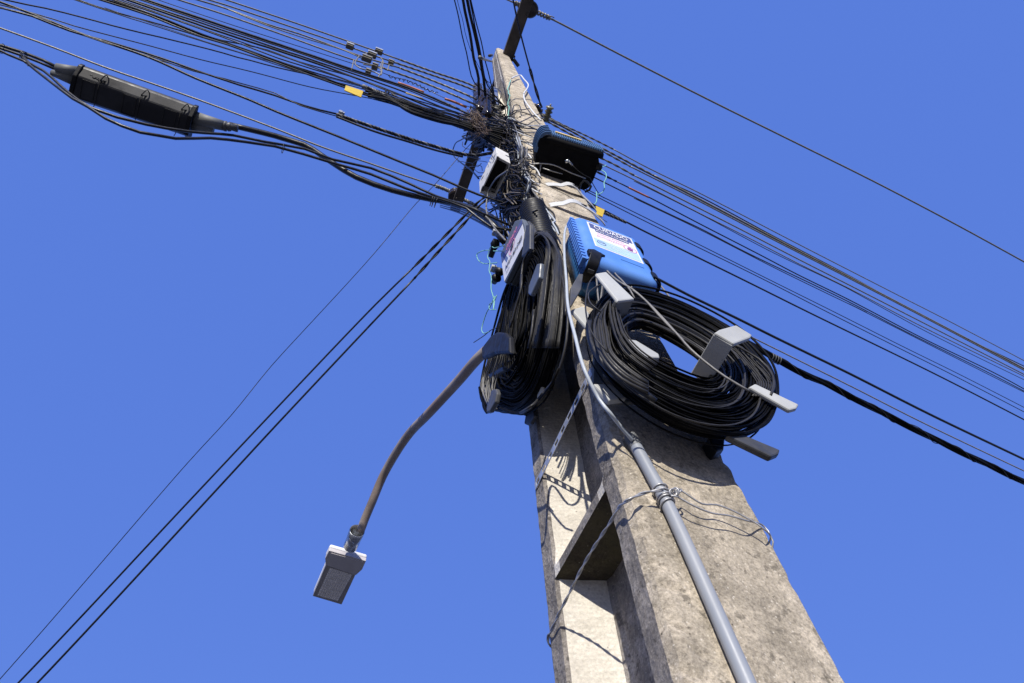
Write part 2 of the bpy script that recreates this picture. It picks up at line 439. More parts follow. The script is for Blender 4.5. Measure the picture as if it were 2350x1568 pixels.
# ------------------------------------------------------------------ conduit, its cable, tie wire, straps
c8 = lambda a, b: (1176.1 + a / 2.412, 918 + b / 2.412)
P = smoothpts([fr(.014)(a, b) for a, b in [(1447, 1003), (1485, 1072), (1530, 1155), (1577, 1256), (1624, 1361), (1669, 1463), (1715, 1568)]], .03)
d = (P[-1] - P[-2]).normalized()
P = P + [V((P[-1].x + .004 * k, fr(.014)(1600, 1560).y - .0015 * k, P[-1].z - .12 * k)) for k in range(1, 18)]
pc = thing('conduit_pipe', P[-1], 'grey plastic conduit pipe running up the wide face of the pole', 'pipe')
tube(MB(), P, .0124, 18).build('pipe', M_PVC, pc)
q = MB(); a, b = P[0] + (P[0] - P[1]).normalized() * .002, P[0] + (P[1] - P[0]).normalized() * .034
prof = [(0, .008), (0, .0120)]
for i in range(9): prof += [((i + .2) / 9, .0122), ((i + .5) / 9, .0140), ((i + .8) / 9, .0122)]
prof += [(1, .0126)]
lathe(q, a, b, prof).build('threaded_end', M_PVCD, pc)
c3 = lambda a, b: (1032.7 + a / 3.215, 487.7 + b / 3.215)
c4 = lambda a, b: (1262.2 + a / 2.485, 459 + b / 2.485)
pts = [fr(.024)(*c8(665, 225)), fr(.03)(*c8(600, 150))] + [surf(.06)(*c3(a, b)) for a, b in [(1180, 1480), (1100, 1380)]] + [surf(.085)(*c3(a, b)) for a, b in [(1000, 1180), (920, 900), (872, 700), (858, 500), (843, 300), (850, 130), (872, 97), (915, 97)]]
wire('pale_cable', 'pale grey cable curving from the conduit mouth up to the blue box', 'cable', pts, 7.5, M_PALEC, step=.02, sides=10)

tie = thing('tie_wire', fl(.01)(1262, 1480), 'twisted galvanised wire tied round the pole and the grey conduit', 'wire')
hz_ = fl(.0)(1258, 1475).z; pts = [V((AX, AY + hv(hz_) + .006, hz_ - .03)), V((AX - hu(hz_) + .02, AY + hv(hz_) + .006, hz_ - .012)), V((AX - hu(hz_) - .001, AY + hv(hz_) + .002, hz_ - .004)), V((AX - hu(hz_) - .006, AY + hv(hz_) - .014, hz_ + .004)), fl(.008)(*c8(208, 1290))] + [fl(.012)(*c8(a, b)) for a, b in [(260, 1180), (320, 1060), (380, 940), (430, 850), (500, 740), (540, 680)]] + [surf(.012)(*c8(590, 595)), surf(.014)(*c8(640, 556)), fr(.02)(*c8(730, 515)), fr(.031)(*c8(835, 497))]
P = smoothpts(pts, .006)
helix(MB(), P, .0017, .0018, .075, 2, 6).build('twisted_wire', M_ZINCW, tie)
mb = MB(); c0 = fr(.014)(1523, 1141); dd = (fr(.014)(1560, 1220) - fr(.014)(1500, 1099)).normalized()
u = dd.cross(V((0, 1, 0))).normalized(); w_ = dd.cross(u)
for k in range(5):
    off = dd * (-.02 + .010 * k); tl = .25 * math.sin(k * 2.2)
    tube(mb, [c0 + off + (u * math.cos(g) + w_ * math.sin(g)) * .0144 + dd * (tl * .02 * math.sin(g + k)) for g in [i * math.pi / 10 for i in range(20)]], .0019, 6, True)
kn = fr(.034)(*c8(905, 518))
for k in range(3):
    ax = V((math.sin(k * 2.1), math.cos(k * 1.3), .5)).normalized(); a1 = ax.orthogonal().normalized(); a2 = ax.cross(a1)
    tube(mb, [kn + V((.006 * (k - 1), 0, .004 * k)) + (a1 * math.cos(g) + a2 * math.sin(g)) * .007 for g in [i * math.pi / 8 for i in range(16)]], .0019, 6, True)
mb.build('wire_knot', M_ZINCW, tie)
mb = MB()
for L in ([(905, 515), (930, 500), (990, 540), (1050, 576), (1130, 581), (1200, 605), (1290, 650), (1360, 690), (1400, 722), (1428, 752), (1443, 785)], [(880, 530), (915, 537), (980, 575), (1100, 626), (1200, 641), (1290, 667), (1392, 699), (1430, 756)]):
    pp_ = [fr(.034 if i == 0 else (.030 if i < 3 else (.026 if i < len(L) - 2 else .006)))(*c8(a, b)) for i, (a, b) in enumerate(L)]
    q_ = pp_[-1]; pp_ = pp_ + [V((AX + hu(q_.z) + .001, q_.y + .012, q_.z - .008)), V((AX + hu(q_.z) + .001, q_.y + .06, q_.z - .02))]
    tube(mb, smoothpts(pp_, .01), .0017, 6)
mb.build('loose_strand', M_ZINCW, tie)

def ribbon(mb, P, wvec, th, mi=0):
    n = len(P); vs = []; fs = []
    F = frames(P)
    for i, p in enumerate(P):
        t = (P[min(i + 1, n - 1)] - P[max(i - 1, 0)]).normalized(); nr = t.cross(wvec).normalized()
        for s, e in ((-1, -1), (1, -1), (1, 1), (-1, 1)): vs.append(p + wvec * (s / 2) + nr * (e * th / 2))
    for i in range(n - 1):
        for k in range(4): fs.append((i * 4 + k, i * 4 + (k + 1) % 4, (i + 1) * 4 + (k + 1) % 4, (i + 1) * 4 + k))
    fs += [(3, 2, 1, 0), tuple((n - 1) * 4 + k for k in range(4))]
    mb.add(vs, fs, mi); return mb
def perforated(name, P0, P1, wvec, holes, label, th=.0016, curve=None):
    a, b = V(P0), V(P1); mb = MB(); cols = holes * 8; rw = 9
    nr = (b - a).cross(wvec).normalized()
    def pt(i, j):
        t = i / cols; return a + (b - a) * t + wvec * (j / rw - .5) + (nr * curve(t) if curve else V((0, 0, 0)))
    vs = [pt(i, j) for i in range(cols + 1) for j in range(rw + 1)]; fs = []
    for i in range(cols):
        for j in range(rw):
            x = ((i % 8) + .5 - 4) / 2.5; y = (j + .5 - rw / 2) / 2.9
            if x * x + y * y < 1: continue
            fs.append((i * (rw + 1) + j, (i + 1) * (rw + 1) + j, (i + 1) * (rw + 1) + j + 1, i * (rw + 1) + j + 1))
    mb.add(vs, fs)
    return tag(mb.build(name, M_GALV, smooth=False, solid=th), label, 'metal strap')
a, b = fl(.004)(1228, 1118), fl(.004)(1346, 874)
perforated('perforated_strap', a, b, V((0, 0, .024)), 8, 'long perforated galvanised strap slanting across the recessed face of the pole')
a, b = fr(.006)(1328, 668), fr(.006)(1400, 694)
perforated('perforated_strap', a, b, V((0, 0, .022)), 4, 'short perforated strap on the wide pole face below the blue box')
mb = MB(); L = [fl(.01)(1350, 868), surf(.008)(1357, 853), fr(.012)(1372, 850), fr(.02)(1390, 853), fr(.014)(1412, 866), fr(.01)(1440, 880)]
ribbon(mb, smoothpts(L, .01), V((0, 0, .030)), .003)
o = mb.build('band_clamp', M_GALV, smooth=False); tag(o, 'slotted galvanised band gripping the pole behind the right cable coil', 'clamp')
mb = MB(); sp = fr(.024)(1387, 851); lathe(mb, sp + V((0, .006, 0)), sp, [(0, .007), (1, .007)], 12).build('slot', M_BPLAS, o)

z2 = lambda a, b: (975.3 + a / 4.88, 258.2 + b / 4.88)
for nm, zz, L in (('lower', 2.70, [(1225, 1200), (1262, 1130), (1315, 1078), (1400, 1040), (1480, 1026), (1550, 1020), (1620, 993), (1680, 997), (1730, 1020), (1800, 1060), (1870, 1112), (1960, 1188), (2010, 1250)]),
                  ('upper', 3.02, [(1130, 980), (1170, 910), (1220, 862), (1300, 822), (1400, 806), (1470, 808), (1530, 816), (1590, 798), (1650, 810), (1700, 850), (1740, 905), (1800, 965), (1860, 1025), (1915, 1095)])):
    P = smoothpts([hpl(zz)(*z2(a, b)) for a, b in L], .01)
    mb = MB(); ribbon(mb, P, V((0, 0, .046)), .004)
    o = mb.build('pole_band', M_BAND, smooth=False, bevel=.001)
    tag(o, f'{nm} of the two bent galvanised bands round the pole above the blue box', 'clamp')
    k = [i for i, p in enumerate(P)][int(len(P) * .63)]
    box(MB(), P[k] + V((0, -.003, 0)), (.024, .004, .010)).build('slot', M_BPLAS, o, smooth=False)

# ------------------------------------------------------------------ right cable coil and its grey bracket
def lip(poly, y, th, mat, parent, name='hook_lip', stem=None, back=.14, smat=None):
    f = ypl(y)
    pts = [f(*p) for p in poly]
    mb = MB(); prism(mb, pts, (0, th, 0)); o = mb.build(name, mat, parent, smooth=False, bevel=.004)
    if stem:
        a, b = f(*stem[0]), f(*stem[1]); t = (b - a).normalized(); n_ = t.cross(V((0, 1, 0))).normalized() * .009
        c = sum(pts, V((0, 0, 0))) / len(pts)
        if n_.dot(c - a) < 0: n_ = -n_
        mb = MB(); prism(mb, [a + V((0, th * .5, 0)), b + V((0, th * .5, 0)), b + n_ + V((0, th * .5, 0)), a + n_ + V((0, th * .5, 0))], (0, back, 0))
        mb.build('hook_stem', smat or mat, parent, smooth=False, bevel=.002)
    return o
cb = thing('cable_storage_bracket', fr(.0)(1500, 900), 'grey plastic hooked bracket holding the right cable coil on the pole', 'cable bracket')
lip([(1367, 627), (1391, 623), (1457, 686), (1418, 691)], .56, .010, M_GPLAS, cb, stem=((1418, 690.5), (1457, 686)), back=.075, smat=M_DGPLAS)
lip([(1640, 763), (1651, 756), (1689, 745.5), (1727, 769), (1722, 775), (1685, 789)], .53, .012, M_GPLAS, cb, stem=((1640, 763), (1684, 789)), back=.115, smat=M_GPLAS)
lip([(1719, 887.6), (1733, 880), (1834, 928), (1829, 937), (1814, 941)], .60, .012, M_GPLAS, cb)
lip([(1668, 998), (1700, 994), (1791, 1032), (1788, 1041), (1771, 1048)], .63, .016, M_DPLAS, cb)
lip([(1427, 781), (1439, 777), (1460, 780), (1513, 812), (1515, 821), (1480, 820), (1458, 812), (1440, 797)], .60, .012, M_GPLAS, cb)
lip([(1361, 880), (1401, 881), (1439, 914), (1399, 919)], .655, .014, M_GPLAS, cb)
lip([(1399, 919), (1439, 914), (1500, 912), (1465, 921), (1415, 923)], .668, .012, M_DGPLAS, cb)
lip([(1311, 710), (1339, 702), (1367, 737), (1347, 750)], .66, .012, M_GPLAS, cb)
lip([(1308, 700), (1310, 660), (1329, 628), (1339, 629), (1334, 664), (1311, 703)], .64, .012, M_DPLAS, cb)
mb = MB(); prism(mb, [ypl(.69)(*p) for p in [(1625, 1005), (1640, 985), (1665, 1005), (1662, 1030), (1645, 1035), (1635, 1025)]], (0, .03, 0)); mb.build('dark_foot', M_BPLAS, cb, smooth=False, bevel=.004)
# cross bars of the bracket running behind the coil
mb = MB()
for a, b in (((1380, 690), (1372, 890)), ((1640, 790), (1700, 900))):
    A, B = ypl(.69)(*a), ypl(.69)(*b); t = (B - A).normalized(); n_ = t.cross(V((0, 1, 0))) * .012
    MB_ = MB(); prism(MB_, [A - n_, A + n_, B + n_, B - n_], (0, .010, 0)); MB_.build('cross_bar', M_DGPLAS, cb, smooth=False, bevel=.002)

def loops(mb, plane_axis, base, O, I, n, spread, r, seed, mi=0, wob=.002, pw=.8, flat=.6, amp=.10, tmax=1.0):
    rnd = random.Random(seed); m = len(O)
    fb = ypl(base) if plane_axis == 'y' else xpl(base)
    for k in range(n):
        t = tmax * (rnd.random() ** pw); off = rnd.uniform(-1, 1) * spread
        ph, ph2 = rnd.random() * 6.28, rnd.random() * 6.28; pts = []
        am = amp * rnd.uniform(.3, 1.3)
        for i, (o_, i_) in enumerate(zip(O, I)):
            g = 2 * math.pi * i / m
            tt = min(1.0, max(-.02, t + am * math.sin(g + ph) + am * .4 * math.sin(2 * g + ph2)))
            x = o_[0] * (1 - tt) + i_[0] * tt; y = o_[1] * (1 - tt) + i_[1] * tt
            e = off + spread * .35 * math.sin(g + ph2)
            d = V((0, e, 0)) if plane_axis == 'y' else V((e, 0, 0))
            pts.append(fb(x, y) + d + V((rnd.uniform(-wob, wob), 0, rnd.uniform(-wob, wob))))
        tube(mb, smoothpts(pts, .022, True), r * rnd.uniform(.85, 1.2), 6, True, mi, flat)
O = [(1352, 745), (1364, 708), (1396, 682), (1450, 671), (1560, 700), (1680, 762), (1752, 830), (1776, 900), (1748, 980), (1662, 1003), (1545, 972), (1432, 900), (1370, 825)]
I = [(1448, 785), (1448, 770), (1458, 756), (1482, 754), (1532, 780), (1580, 812), (1606, 832), (1618, 846), (1608, 858), (1590, 858), (1552, 845), (1505, 826), (1462, 806)]
co = thing('cable_coil', ypl(.645)(1560, 1000), 'large oval coil of black cable on grey hooks right of the pole', 'cable coil')
mb = MB(); loops(mb, 'y', .635, O, I, 190, .018, .0034, 11, tmax=.86, amp=.05, pw=.95); mb.build('black_loops', M_BLACKG, co)
mb = MB(); loops(mb, 'y', .61, O, I, 7, .012, .0029, 12, pw=.5, amp=.06); mb.build('grey_loops', M_DGREYC, co)
# the pale bundle bending over the left hook
mb = MB()
for k in range(16):
    t = k / 15
    L = [c4(395 + 12 * t, 560 + 25 * t), c4(365 - 20 * t, 552 + 25 * t), c4(330 - 30 * t, 590 + 30 * t), c4(305 - 45 * t + 5 * (k % 3), 660 + 20 * t), c4(300 - 45 * t + 30 * (1 - t), 760), c4(360 - 60 * t, 880 + 20 * t), c4(470 - 60 * t, 980 + 40 * t), c4(560, 1040 + 60 * t)]
    tube(mb, smoothpts([ypl(.60 + .015 * math.sin(k * 2.4))(*p) for p in L], .015), .0032, 6, flat=.6)
for k in range(12):
    t = k / 11
    L = [c4(385 - 45 * t, 575 + 5 * t), c4(395 - 55 * t, 640), c4(410 - 60 * t, 700 + 10 * t), c4(445 - 70 * t, 780 + 10 * t), c4(520 - 80 * t, 860 + 30 * t), c4(620 - 60 * t, 930 + 50 * t)]
    tube(mb, smoothpts([ypl(.59 + .012 * math.sin(k * 1.7))(*p) for p in L], .015), .003, 6, flat=.6)
mb.build('bent_bundle', M_DGREYC, co)
mb = MB(); kq = lambda a, b: (1491.7 + a / 4.556, 631.1 + b / 4.556); rg = random.Random(77)
for k in range(22):
    t = k / 21; j = rg.uniform(-14, 14)
    L = [(800 + 60 * t, 700 + 50 * (1 - t)), (900 + 70 * t, 770 + 60 * (1 - t) + j), (1000 + 110 * t, 900 + 60 * (1 - t)), (1070 + 150 * t + j, 1020 + 30 * (1 - t)), (1110 + 180 * t, 1120), (1110 + 170 * t, 1200 + j * .3), (1070 + 150 * t, 1270)]
    tube(mb, smoothpts([ypl(.613 - .006 * math.sin(k * 2.2))(*kq(*p)) for p in L], .02), .0026, 6, flat=.6)
for e in (0, 1):
    L = [(860, 700 + 20 * e), (1010, 800), (1140, 880), (1230, 960 + 10 * e), (1285, 1060), (1300 - 12 * e, 1160), (1260, 1260)]
    tube(mb, smoothpts([ypl(.60)(*kq(*p)) for p in L], .02), .003, 6)
mb.build('sunlit_strands', M_DGREYC, co)  # dark grey puts the sun on these black strands into their colour
mb = MB()
for k, (r_, L) in enumerate([(.0075, [c4(225, 700), c4(228, 790), c4(260, 870), c4(330, 960), c4(480, 1060), c4(600, 1150)]), (.006, [c4(240, 690), c4(240, 800), c4(275, 880), c4(350, 990), c4(470, 1090), c4(640, 1190), c4(800, 1270)]),
                             (.0035, [c4(285, 690), c4(250, 760), c4(262, 850), c4(340, 935), c4(430, 1020), c4(520, 1100), c4(700, 1210), c4(880, 1290)])]):
    tube(mb, smoothpts([ypl(.61 + .015 * k)(*p) for p in L], .02), r_, 10)
mb.build('thick_cable', M_BLACK, co)

# ------------------------------------------------------------------ left cable coil
O2 = [(1282, 600), (1262, 548), (1240, 540), (1220, 568), (1200, 605), (1168, 672), (1146, 750), (1124, 840), (1116, 900), (1130, 934), (1160, 943), (1200, 940), (1240, 898), (1274, 800), (1288, 690)]
I2 = [(1205 + (p[0] - 1205) * .12, 770 + (p[1] - 770) * .45) for p in O2]
cl = thing('cable_coil', xpl(.49)(1180, 945), 'tall drooping coil of black cable hanging left of the pole under the ribbed sleeve', 'cable coil')
mb = MB(); loops(mb, 'x', .505, O2, I2, 230, .018, .0034, 21, amp=.16); mb.build('black_loops', M_BLACKG, cl)
O3 = [(1280, 620), (1258, 560), (1235, 545), (1205, 580), (1180, 640), (1165, 700), (1155, 770), (1142, 840), (1138, 885), (1145, 905), (1160, 908), (1185, 905), (1225, 850), (1255, 780), (1272, 690)]
mb = MB(); loops(mb, 'x', .52, O3, [(1215 + (p[0] - 1215) * .1, 730 + (p[1] - 730) * .35) for p in O3], 60, .03, .0042, 22); mb.build('inner_loops', M_BLACKG, cl)
mb = MB()
for k in range(28):                                   # sunlit drop cables pouring over the top hook
    t = k / 27; s = math.sin(k * 12.9898) * .5 + .5
    x0 = 790 - 230 * s
    L = [(700 - 110 * s, 185 + 45 * s), (660 - 40 * s + 55 * t, 140 + 25 * s), (700 + 40 * t, 170 + 20 * s), (700 + 110 * t + 20 * s, 300), (690 + 150 * t, 450), (665 + 170 * t, 620 + 30 * s), (640 + 185 * t, 800), (600 + 200 * t, 1000)]
    tube(mb, smoothpts([surf(.075 + .02 * s)(*c3(*p)) for p in L], .02), .0029, 6, flat=.55)
mb.build('draped_strands', M_DGREYC, cl)
mb = MB()
for k in range(17):                                   # pale strands low on the outer bend
    t = k / 19
    w = 6 * math.sin(k * 5.1)
    L = [(310 + 120 * t + w, 960), (285 + 125 * t, 1090 + w), (248 + 130 * t + w, 1180), (230 + 125 * t - w, 1260), (245 + 90 * t + w, 1340), (280 + 45 * t, 1420), (330 + 20 * t, 1450)]
    tube(mb, smoothpts([xpl(.445 + .015 * math.sin(k * 3))(*c3(*p)) for p in L], .02), .0024, 6, flat=.6)
mb.build('pale_strands', M_GREYC, cl)
mb = MB()
for L in ([(705, 150), (745, 210), (800, 380), (835, 520), (850, 640), (855, 760)], [(530, 460), (525, 560), (480, 720), (445, 850)], [(620, 720), (600, 900), (580, 1000)], [(580, 290), (545, 350), (530, 440), (520, 560)],
          [(850, 560), (870, 760), (850, 1000), (790, 1200), (690, 1330), (600, 1430), (520, 1480)]):
    tube(mb, smoothpts([xpl(.42)(*c3(*p)) if p[0] < 640 else surf(.08)(*c3(*p)) for p in L], .02), .0034, 6)
mb.build('stray_strand', M_DGREYC, cl)
mb = MB()
for L in ([(215, 1290), (225, 1350), (260, 1440), (270, 1480)], [(240, 1360), (245, 1430), (275, 1478), (320, 1450), (330, 1440)], [(400, 1450), (480, 1480), (560, 1465), (640, 1400), (760, 1250), (800, 1150)], [(370, 1440), (440, 1478), (520, 1480), (600, 1440), (680, 1340)]):
    tube(mb, smoothpts([xpl(.45)(*c3(*p)) for p in L], .02), .0034, 6)
mb.build('bottom_loop', M_BLACKG, cl)

def xlip(name, poly, x, th, mat, parent, bev=.004):
    mb = MB(); prism(mb, [xpl(x)(*c3(*p)) for p in poly], (th, 0, 0)); return mb.build(name, mat, parent, smooth=False, bevel=bev)
lb = thing('cable_storage_bracket', xpl(.5)(1150, 900), 'dark plastic hooked bracket holding the left cable coil', 'cable bracket')
xlip('hook_lip', [(525, 330), (560, 90), (588, 85), (586, 265), (560, 300)], .415, .016, M_DPLAS, lb)
xlip('hook_lip', [(574, 600), (578, 545), (640, 380), (665, 372), (655, 480), (600, 600), (590, 615)], .405, .014, M_SLATE, lb)
xlip('hook_lip', [(268, 1478), (268, 1440), (305, 1310), (335, 1300), (345, 1330), (330, 1400), (290, 1470)], .40, .014, M_DPLAS, lb)
xlip('hook_lip', [(234, 1078), (230, 1000), (300, 908), (348, 880), (402, 885), (434, 920), (438, 1034), (330, 1040)], .40, .020, M_CAP, lb, .006)
xlip('hook_stem', [(280, 1195), (385, 1135), (390, 1165), (285, 1225)], .43, .016, M_DPLAS, lb)
xlip('hook_lip', [(635, 1305), (640, 1290), (678, 1200), (684, 1215), (665, 1330), (640, 1380)], .50, .012, M_GPLAS, lb)
xlip('hook_lip', [(545, 1560), (560, 1470), (605, 1380), (620, 1500), (590, 1560), (570, 1570)], .53, .012, M_DPLAS, lb)
xlip('cross_bar', [(330, 1010), (360, 1000), (560, 1470), (540, 1500)], .52, .014, M_BPLAS, lb)

# ------------------------------------------------------------------ sky blue closure box
B0 = V((.566, .60, 1.795)); BW, BH = .245, .392
bx = thing('closure_box', V((.69, .66, 1.80)), 'sky blue plastic cable closure with black latches and a white warning label', 'closure box')
rotz = math.radians(2.0)
bax = (V((math.cos(rotz), math.sin(rotz), 0)), V((-math.sin(rotz), math.cos(rotz), 0)), V((-.0, 0, 1)))
def bp(u, v, z): return B0 + bax[0] * u + bax[1] * v + V((.012 * (z / BH), 0, z))
def rounded(mb, x0, x1, z0, z1, ys, rad, insets, mi=0, n=6):
    """stack of rounded rectangles at depths ys, each inset a little: a domed lid"""
    vs = []; fs = []; cnt = 4 * (n + 1)
    for y, ins in zip(ys, insets):
        r = max(.003, rad - ins * .5)
        for cx, cz, a0 in ((x1 - ins - r, z1 - ins - r, 0), (x0 + ins + r, z1 - ins - r, 90), (x0 + ins + r, z0 + ins + r, 180), (x1 - ins - r, z0 + ins + r, 270)):
            for k in range(n + 1):
                g = math.radians(a0 + 90 * k / n); vs.append(bp(cx + r * math.cos(g), y, cz + r * math.sin(g)))
    for i in range(len(ys) - 1):
        for k in range(cnt):
            q = (k + 1) % cnt; fs.append((i * cnt + k, i * cnt + q, (i + 1) * cnt + q, (i + 1) * cnt + k))
    fs.append(tuple(range(cnt - 1, -1, -1))); fs.append(tuple((len(ys) - 1) * cnt + k for k in range(cnt)))
    mb.add(vs, [f[::-1] for f in fs], mi); return mb
mb = MB(); rounded(mb, 0, BW, 0, BH, [.0, .002, .006, .013, .024, .050, .052], .030, [.034, .022, .013, .006, .0015, 0, .003]); lid = mb.build('lid', M_BLUE, bx)
mb = MB(); rounded(mb, .010, BW - .008, .012, BH - .01, [.052, .125], .02, [0, .004]); body = mb.build('body', M_NAVY, bx)
mb = MB()                                             # hinge ribs down the left edge
for k in range(15):
    z = .02 + k * .0245
    box(mb, bp(-.003, .028, z + .008), (.014, .030, .015), bax)
    prism(mb, [bp(.0, .018, z), bp(.022, .0045, z + .003), bp(.022, .0065, z + .009), bp(.0, .024, z + .012)], V((0, -.003, .002)))
mb.build('hinge', M_BLUE, bx, smooth=False, bevel=.001)
mb = MB()
for k in range(13):
    box(mb, bp(.055 + k * .0125, .066, -.002), (.006, .022, .028), bax)
mb.build('cable_gland_comb', M_NAVY, bx, smooth=False)
mb = MB(); lathe(mb, bp(.045, .085, .013), bp(.045, .085, -.012), [(0, .022), (.5, .022), (1, .020)], 18); mb.build('round_port', M_NAVY, bx)
box(MB(), bp(.19, .095, -.004), (.07, .03, .03), bax).build('clamp_block', M_BPLAS, bx, smooth=False, bevel=.003)
def latch(a, b, wd):
    """a strap latch wrapped over the lid edge: a = on the face, b = over the edge (u, v, z)"""
    P = smoothpts([bp(*p) for p in a], .004); mb = MB()
    ribbon(mb, P, b * wd, .006); o = mb.build('latch', M_BPLAS, bx, smooth=False, bevel=.0015)
    q = MB(); m = P[len(P) * 2 // 3]
    box(q, m + (P[-1] - P[0]).normalized() * .0, (.012, .012, .02) if abs(b.z) > .5 else (.02, .012, .012), bax).build('latch_catch', M_DPLAS, o, smooth=False, bevel=.002)
latch([(.030, -.004, .058), (.028, -.004, .040), (.024, .004, .018), (.022, .018, .0), (.022, .045, -.007), (.022, .075, -.004)], V((1, 0, 0)), .034)
latch([(.218, -.003, .050), (.235, .0, .048), (.248, .012, .046), (.253, .040, .044), (.250, .08, .044)], V((0, 0, 1)), .040)
latch([(.215, .0, .16), (.234, .003, .16), (.247, .015, .16), (.251, .05, .16)], V((0, 0, 1)), .040)
latch([(.215, .0, .30), (.234, .003, .30), (.247, .015, .30), (.251, .05, .30)], V((0, 0, 1)), .040)
latch([(.11, .006, BH - .015), (.11, .014, BH - .001), (.11, .05, BH + .003)], V((1, 0, 0)), .034)
latch([(.20, .006, BH - .015), (.20, .014, BH - .001), (.20, .05, BH + .003)], V((1, 0, 0)), .034)
mb = MB(); prism(mb, [bp(.004, -.004, .062), bp(.026, -.006, .074), bp(.062, -.006, .054), bp(.044, -.005, .040), bp(.038, -.004, .030), bp(.006, -.004, .030)], bax[1] * .012); mb.build('latch_plate', M_BPLAS, bx, smooth=False, bevel=.003)
# warning label
def lb_quad(u0, u1, z0, z1, y): return [bp(u0, y, z0), bp(u1, y, z0), bp(u1, y, z1), bp(u0, y, z1)]
X, Zd = bax[0], V((.0, 0, 1))
LU0, LU1, LZ0, LZ1 = .040, .208, .125, .345
mb = MB(); prism(mb, lb_quad(LU0, LU1, LZ0, LZ1, -.0006), bax[1] * .0006); lab = mb.build('label', M_WHITEL, lid, smooth=False)
mb = MB(); prism(mb, lb_quad(LU0 + .006, LU1 - .006, LZ1 - .056, LZ1 - .008, -.0012), bax[1] * .0005); mb.build('navy_band', M_NAVYP, lid, smooth=False)
mb = MB(); prism(mb, lb_quad(LU0 + .022, LU1 - .022, LZ1 - .075, LZ1 - .0565, -.0012), bax[1] * .0005); mb.build('navy_band', M_NAVYP, lid, smooth=False)
mb = MB(); prism(mb, lb_quad(LU0 + .005, LU1 - .006, LZ0 + .008, LZ0 + .075, -.0012), bax[1] * .0005); mb.build('pale_blue_band', M_LBLUE, lid, smooth=False)
text('CUIDADO', 'lettering', bp(LU0 + .022, -.0015, LZ1 - .050), X, Zd, .034, M_WHITEL, lid, width=.124, bold=.012)
text('PW-CTO-005', 'lettering', bp(LU0 + .026, -.0013, LZ1 - .0725), X, Zd, .0125, M_WHITEL, lid, width=.114, bold=.01)
text('SOMENTE PESSOAL', 'lettering', bp(LU0 + .024, -.0008, LZ1 - .097), X, Zd, .011, M_PINK, lid, width=.10)
text('AUTORIZADO', 'lettering', bp(LU0 + .020, -.0008, LZ1 - .120), X, Zd, .013, M_PINK, lid, width=.10)
def ring(mb, c, rx, rz, th, X_, Z_, nrm, n=28, mi=0):
    vs = []; fs = []
    for k in range(n):
        g = 2 * math.pi * k / n
        for s in (1, 1 - th): vs.append(c + X_ * (rx * s * math.cos(g)) + Z_ * (rz * s * math.sin(g)) + nrm)
    for k in range(n):
        q = (k + 1) % n; fs.append((2 * k, 2 * q, 2 * q + 1, 2 * k + 1))
    mb.add(vs, fs, mi); return mb
mb = MB(); ring(mb, bp(LU0 + .028, -.0012, LZ0 + .045), .016, .016, .14, X, Zd, -bax[1] * .0006)
mb.add([bp(LU0 + .018, -.0018, LZ0 + .046), bp(LU0 + .038, -.0018, LZ0 + .046), bp(LU0 + .038, -.0018, LZ0 + .049), bp(LU0 + .018, -.0018, LZ0 + .049)], [(0, 1, 2, 3)])
mb.build('round_mark', M_INK, lid, smooth=False)
mb = MB(); hc = bp(LU1 - .030, -.0014, LZ0 + .094); ring(mb, hc, .024, .026, .1, X, Zd, -bax[1] * .0006); mb.build('pink_ring', M_PINK, lid, smooth=False)
def hand(c, X_, Z_, n_, s, mat, parent):
    mb = MB(); pts = [(-.5, -.1), (-.55, .25), (-.35, .2), (-.33, .75), (-.2, .78), (-.17, .3), (-.1, .95), (.05, .95), (.06, .3), (.16, .88), (.28, .85), (.26, .25), (.4, .6), (.5, .55), (.42, -.1), (.25, -.4), (-.2, -.4)]
    k = [c + X_ * (a * s) + Z_ * ((b - .2) * s) + n_ for a, b in pts]
    mb.add(k, [tuple(range(len(k)))]); return mb.build('hand_mark', mat, parent, smooth=False)
hand(hc, X, Zd, -bax[1] * .001, .022, M_PURPLE, lid)
for k, wd in enumerate((.075, .06, .07)):
    text('SOMENTE PESSOAL AUTORIZADO'[:16 + k * 3], 'lettering', bp(LU0 + .055, -.0013, LZ0 + .052 - k * .013), X, Zd, .006, M_WHITEL, lid, width=wd)
mb = MB(); prism(mb, [bp(.12, -.0008, .085), bp(.20, -.0008, .085), bp(.20, -.0008, .088), bp(.12, -.0008, .088)], bax[1] * .002); mb.build('moulded_line', M_NAVY, lid, smooth=False)

# cables leaving the blue box towards the right coil
DL = [([(262, 345), (265, 440), (275, 560), (290, 640)], 3.8), ([(285, 345), (330, 410), (400, 470), (470, 510), (530, 560), (620, 650), (720, 760), (800, 850), (880, 920), (1000, 1010), (1135, 1090)], 4.0),
      ([(300, 360), (300, 470), (290, 560), (280, 620)], 3.6), ([(318, 380), (310, 430), (302, 520), (292, 600)], 3.2), ([(360, 385), (372, 420), (420, 470), (460, 520), (482, 560)], 3.4),
      ([(410, 400), (405, 425), (385, 440)], 3.2), ([(442, 412), (460, 480), (480, 560)], 4.4), ([(290, 350), (335, 415), (410, 478), (480, 520), (545, 575), (640, 680), (760, 800)], 4.0),
      ([(262, 425), (225, 470), (205, 560), (205, 640), (222, 720), (260, 790), (330, 870)], 3.0), ([(300, 475), (240, 510), (218, 545), (240, 600), (290, 640)], 3.0),
      ([(595, 445), (640, 500), (700, 575), (770, 640)], 4.0), ([(545, 478), (560, 520), (600, 590), (660, 640)], 6.0), ([(515, 500), (560, 560), (620, 610)], 4.2)]
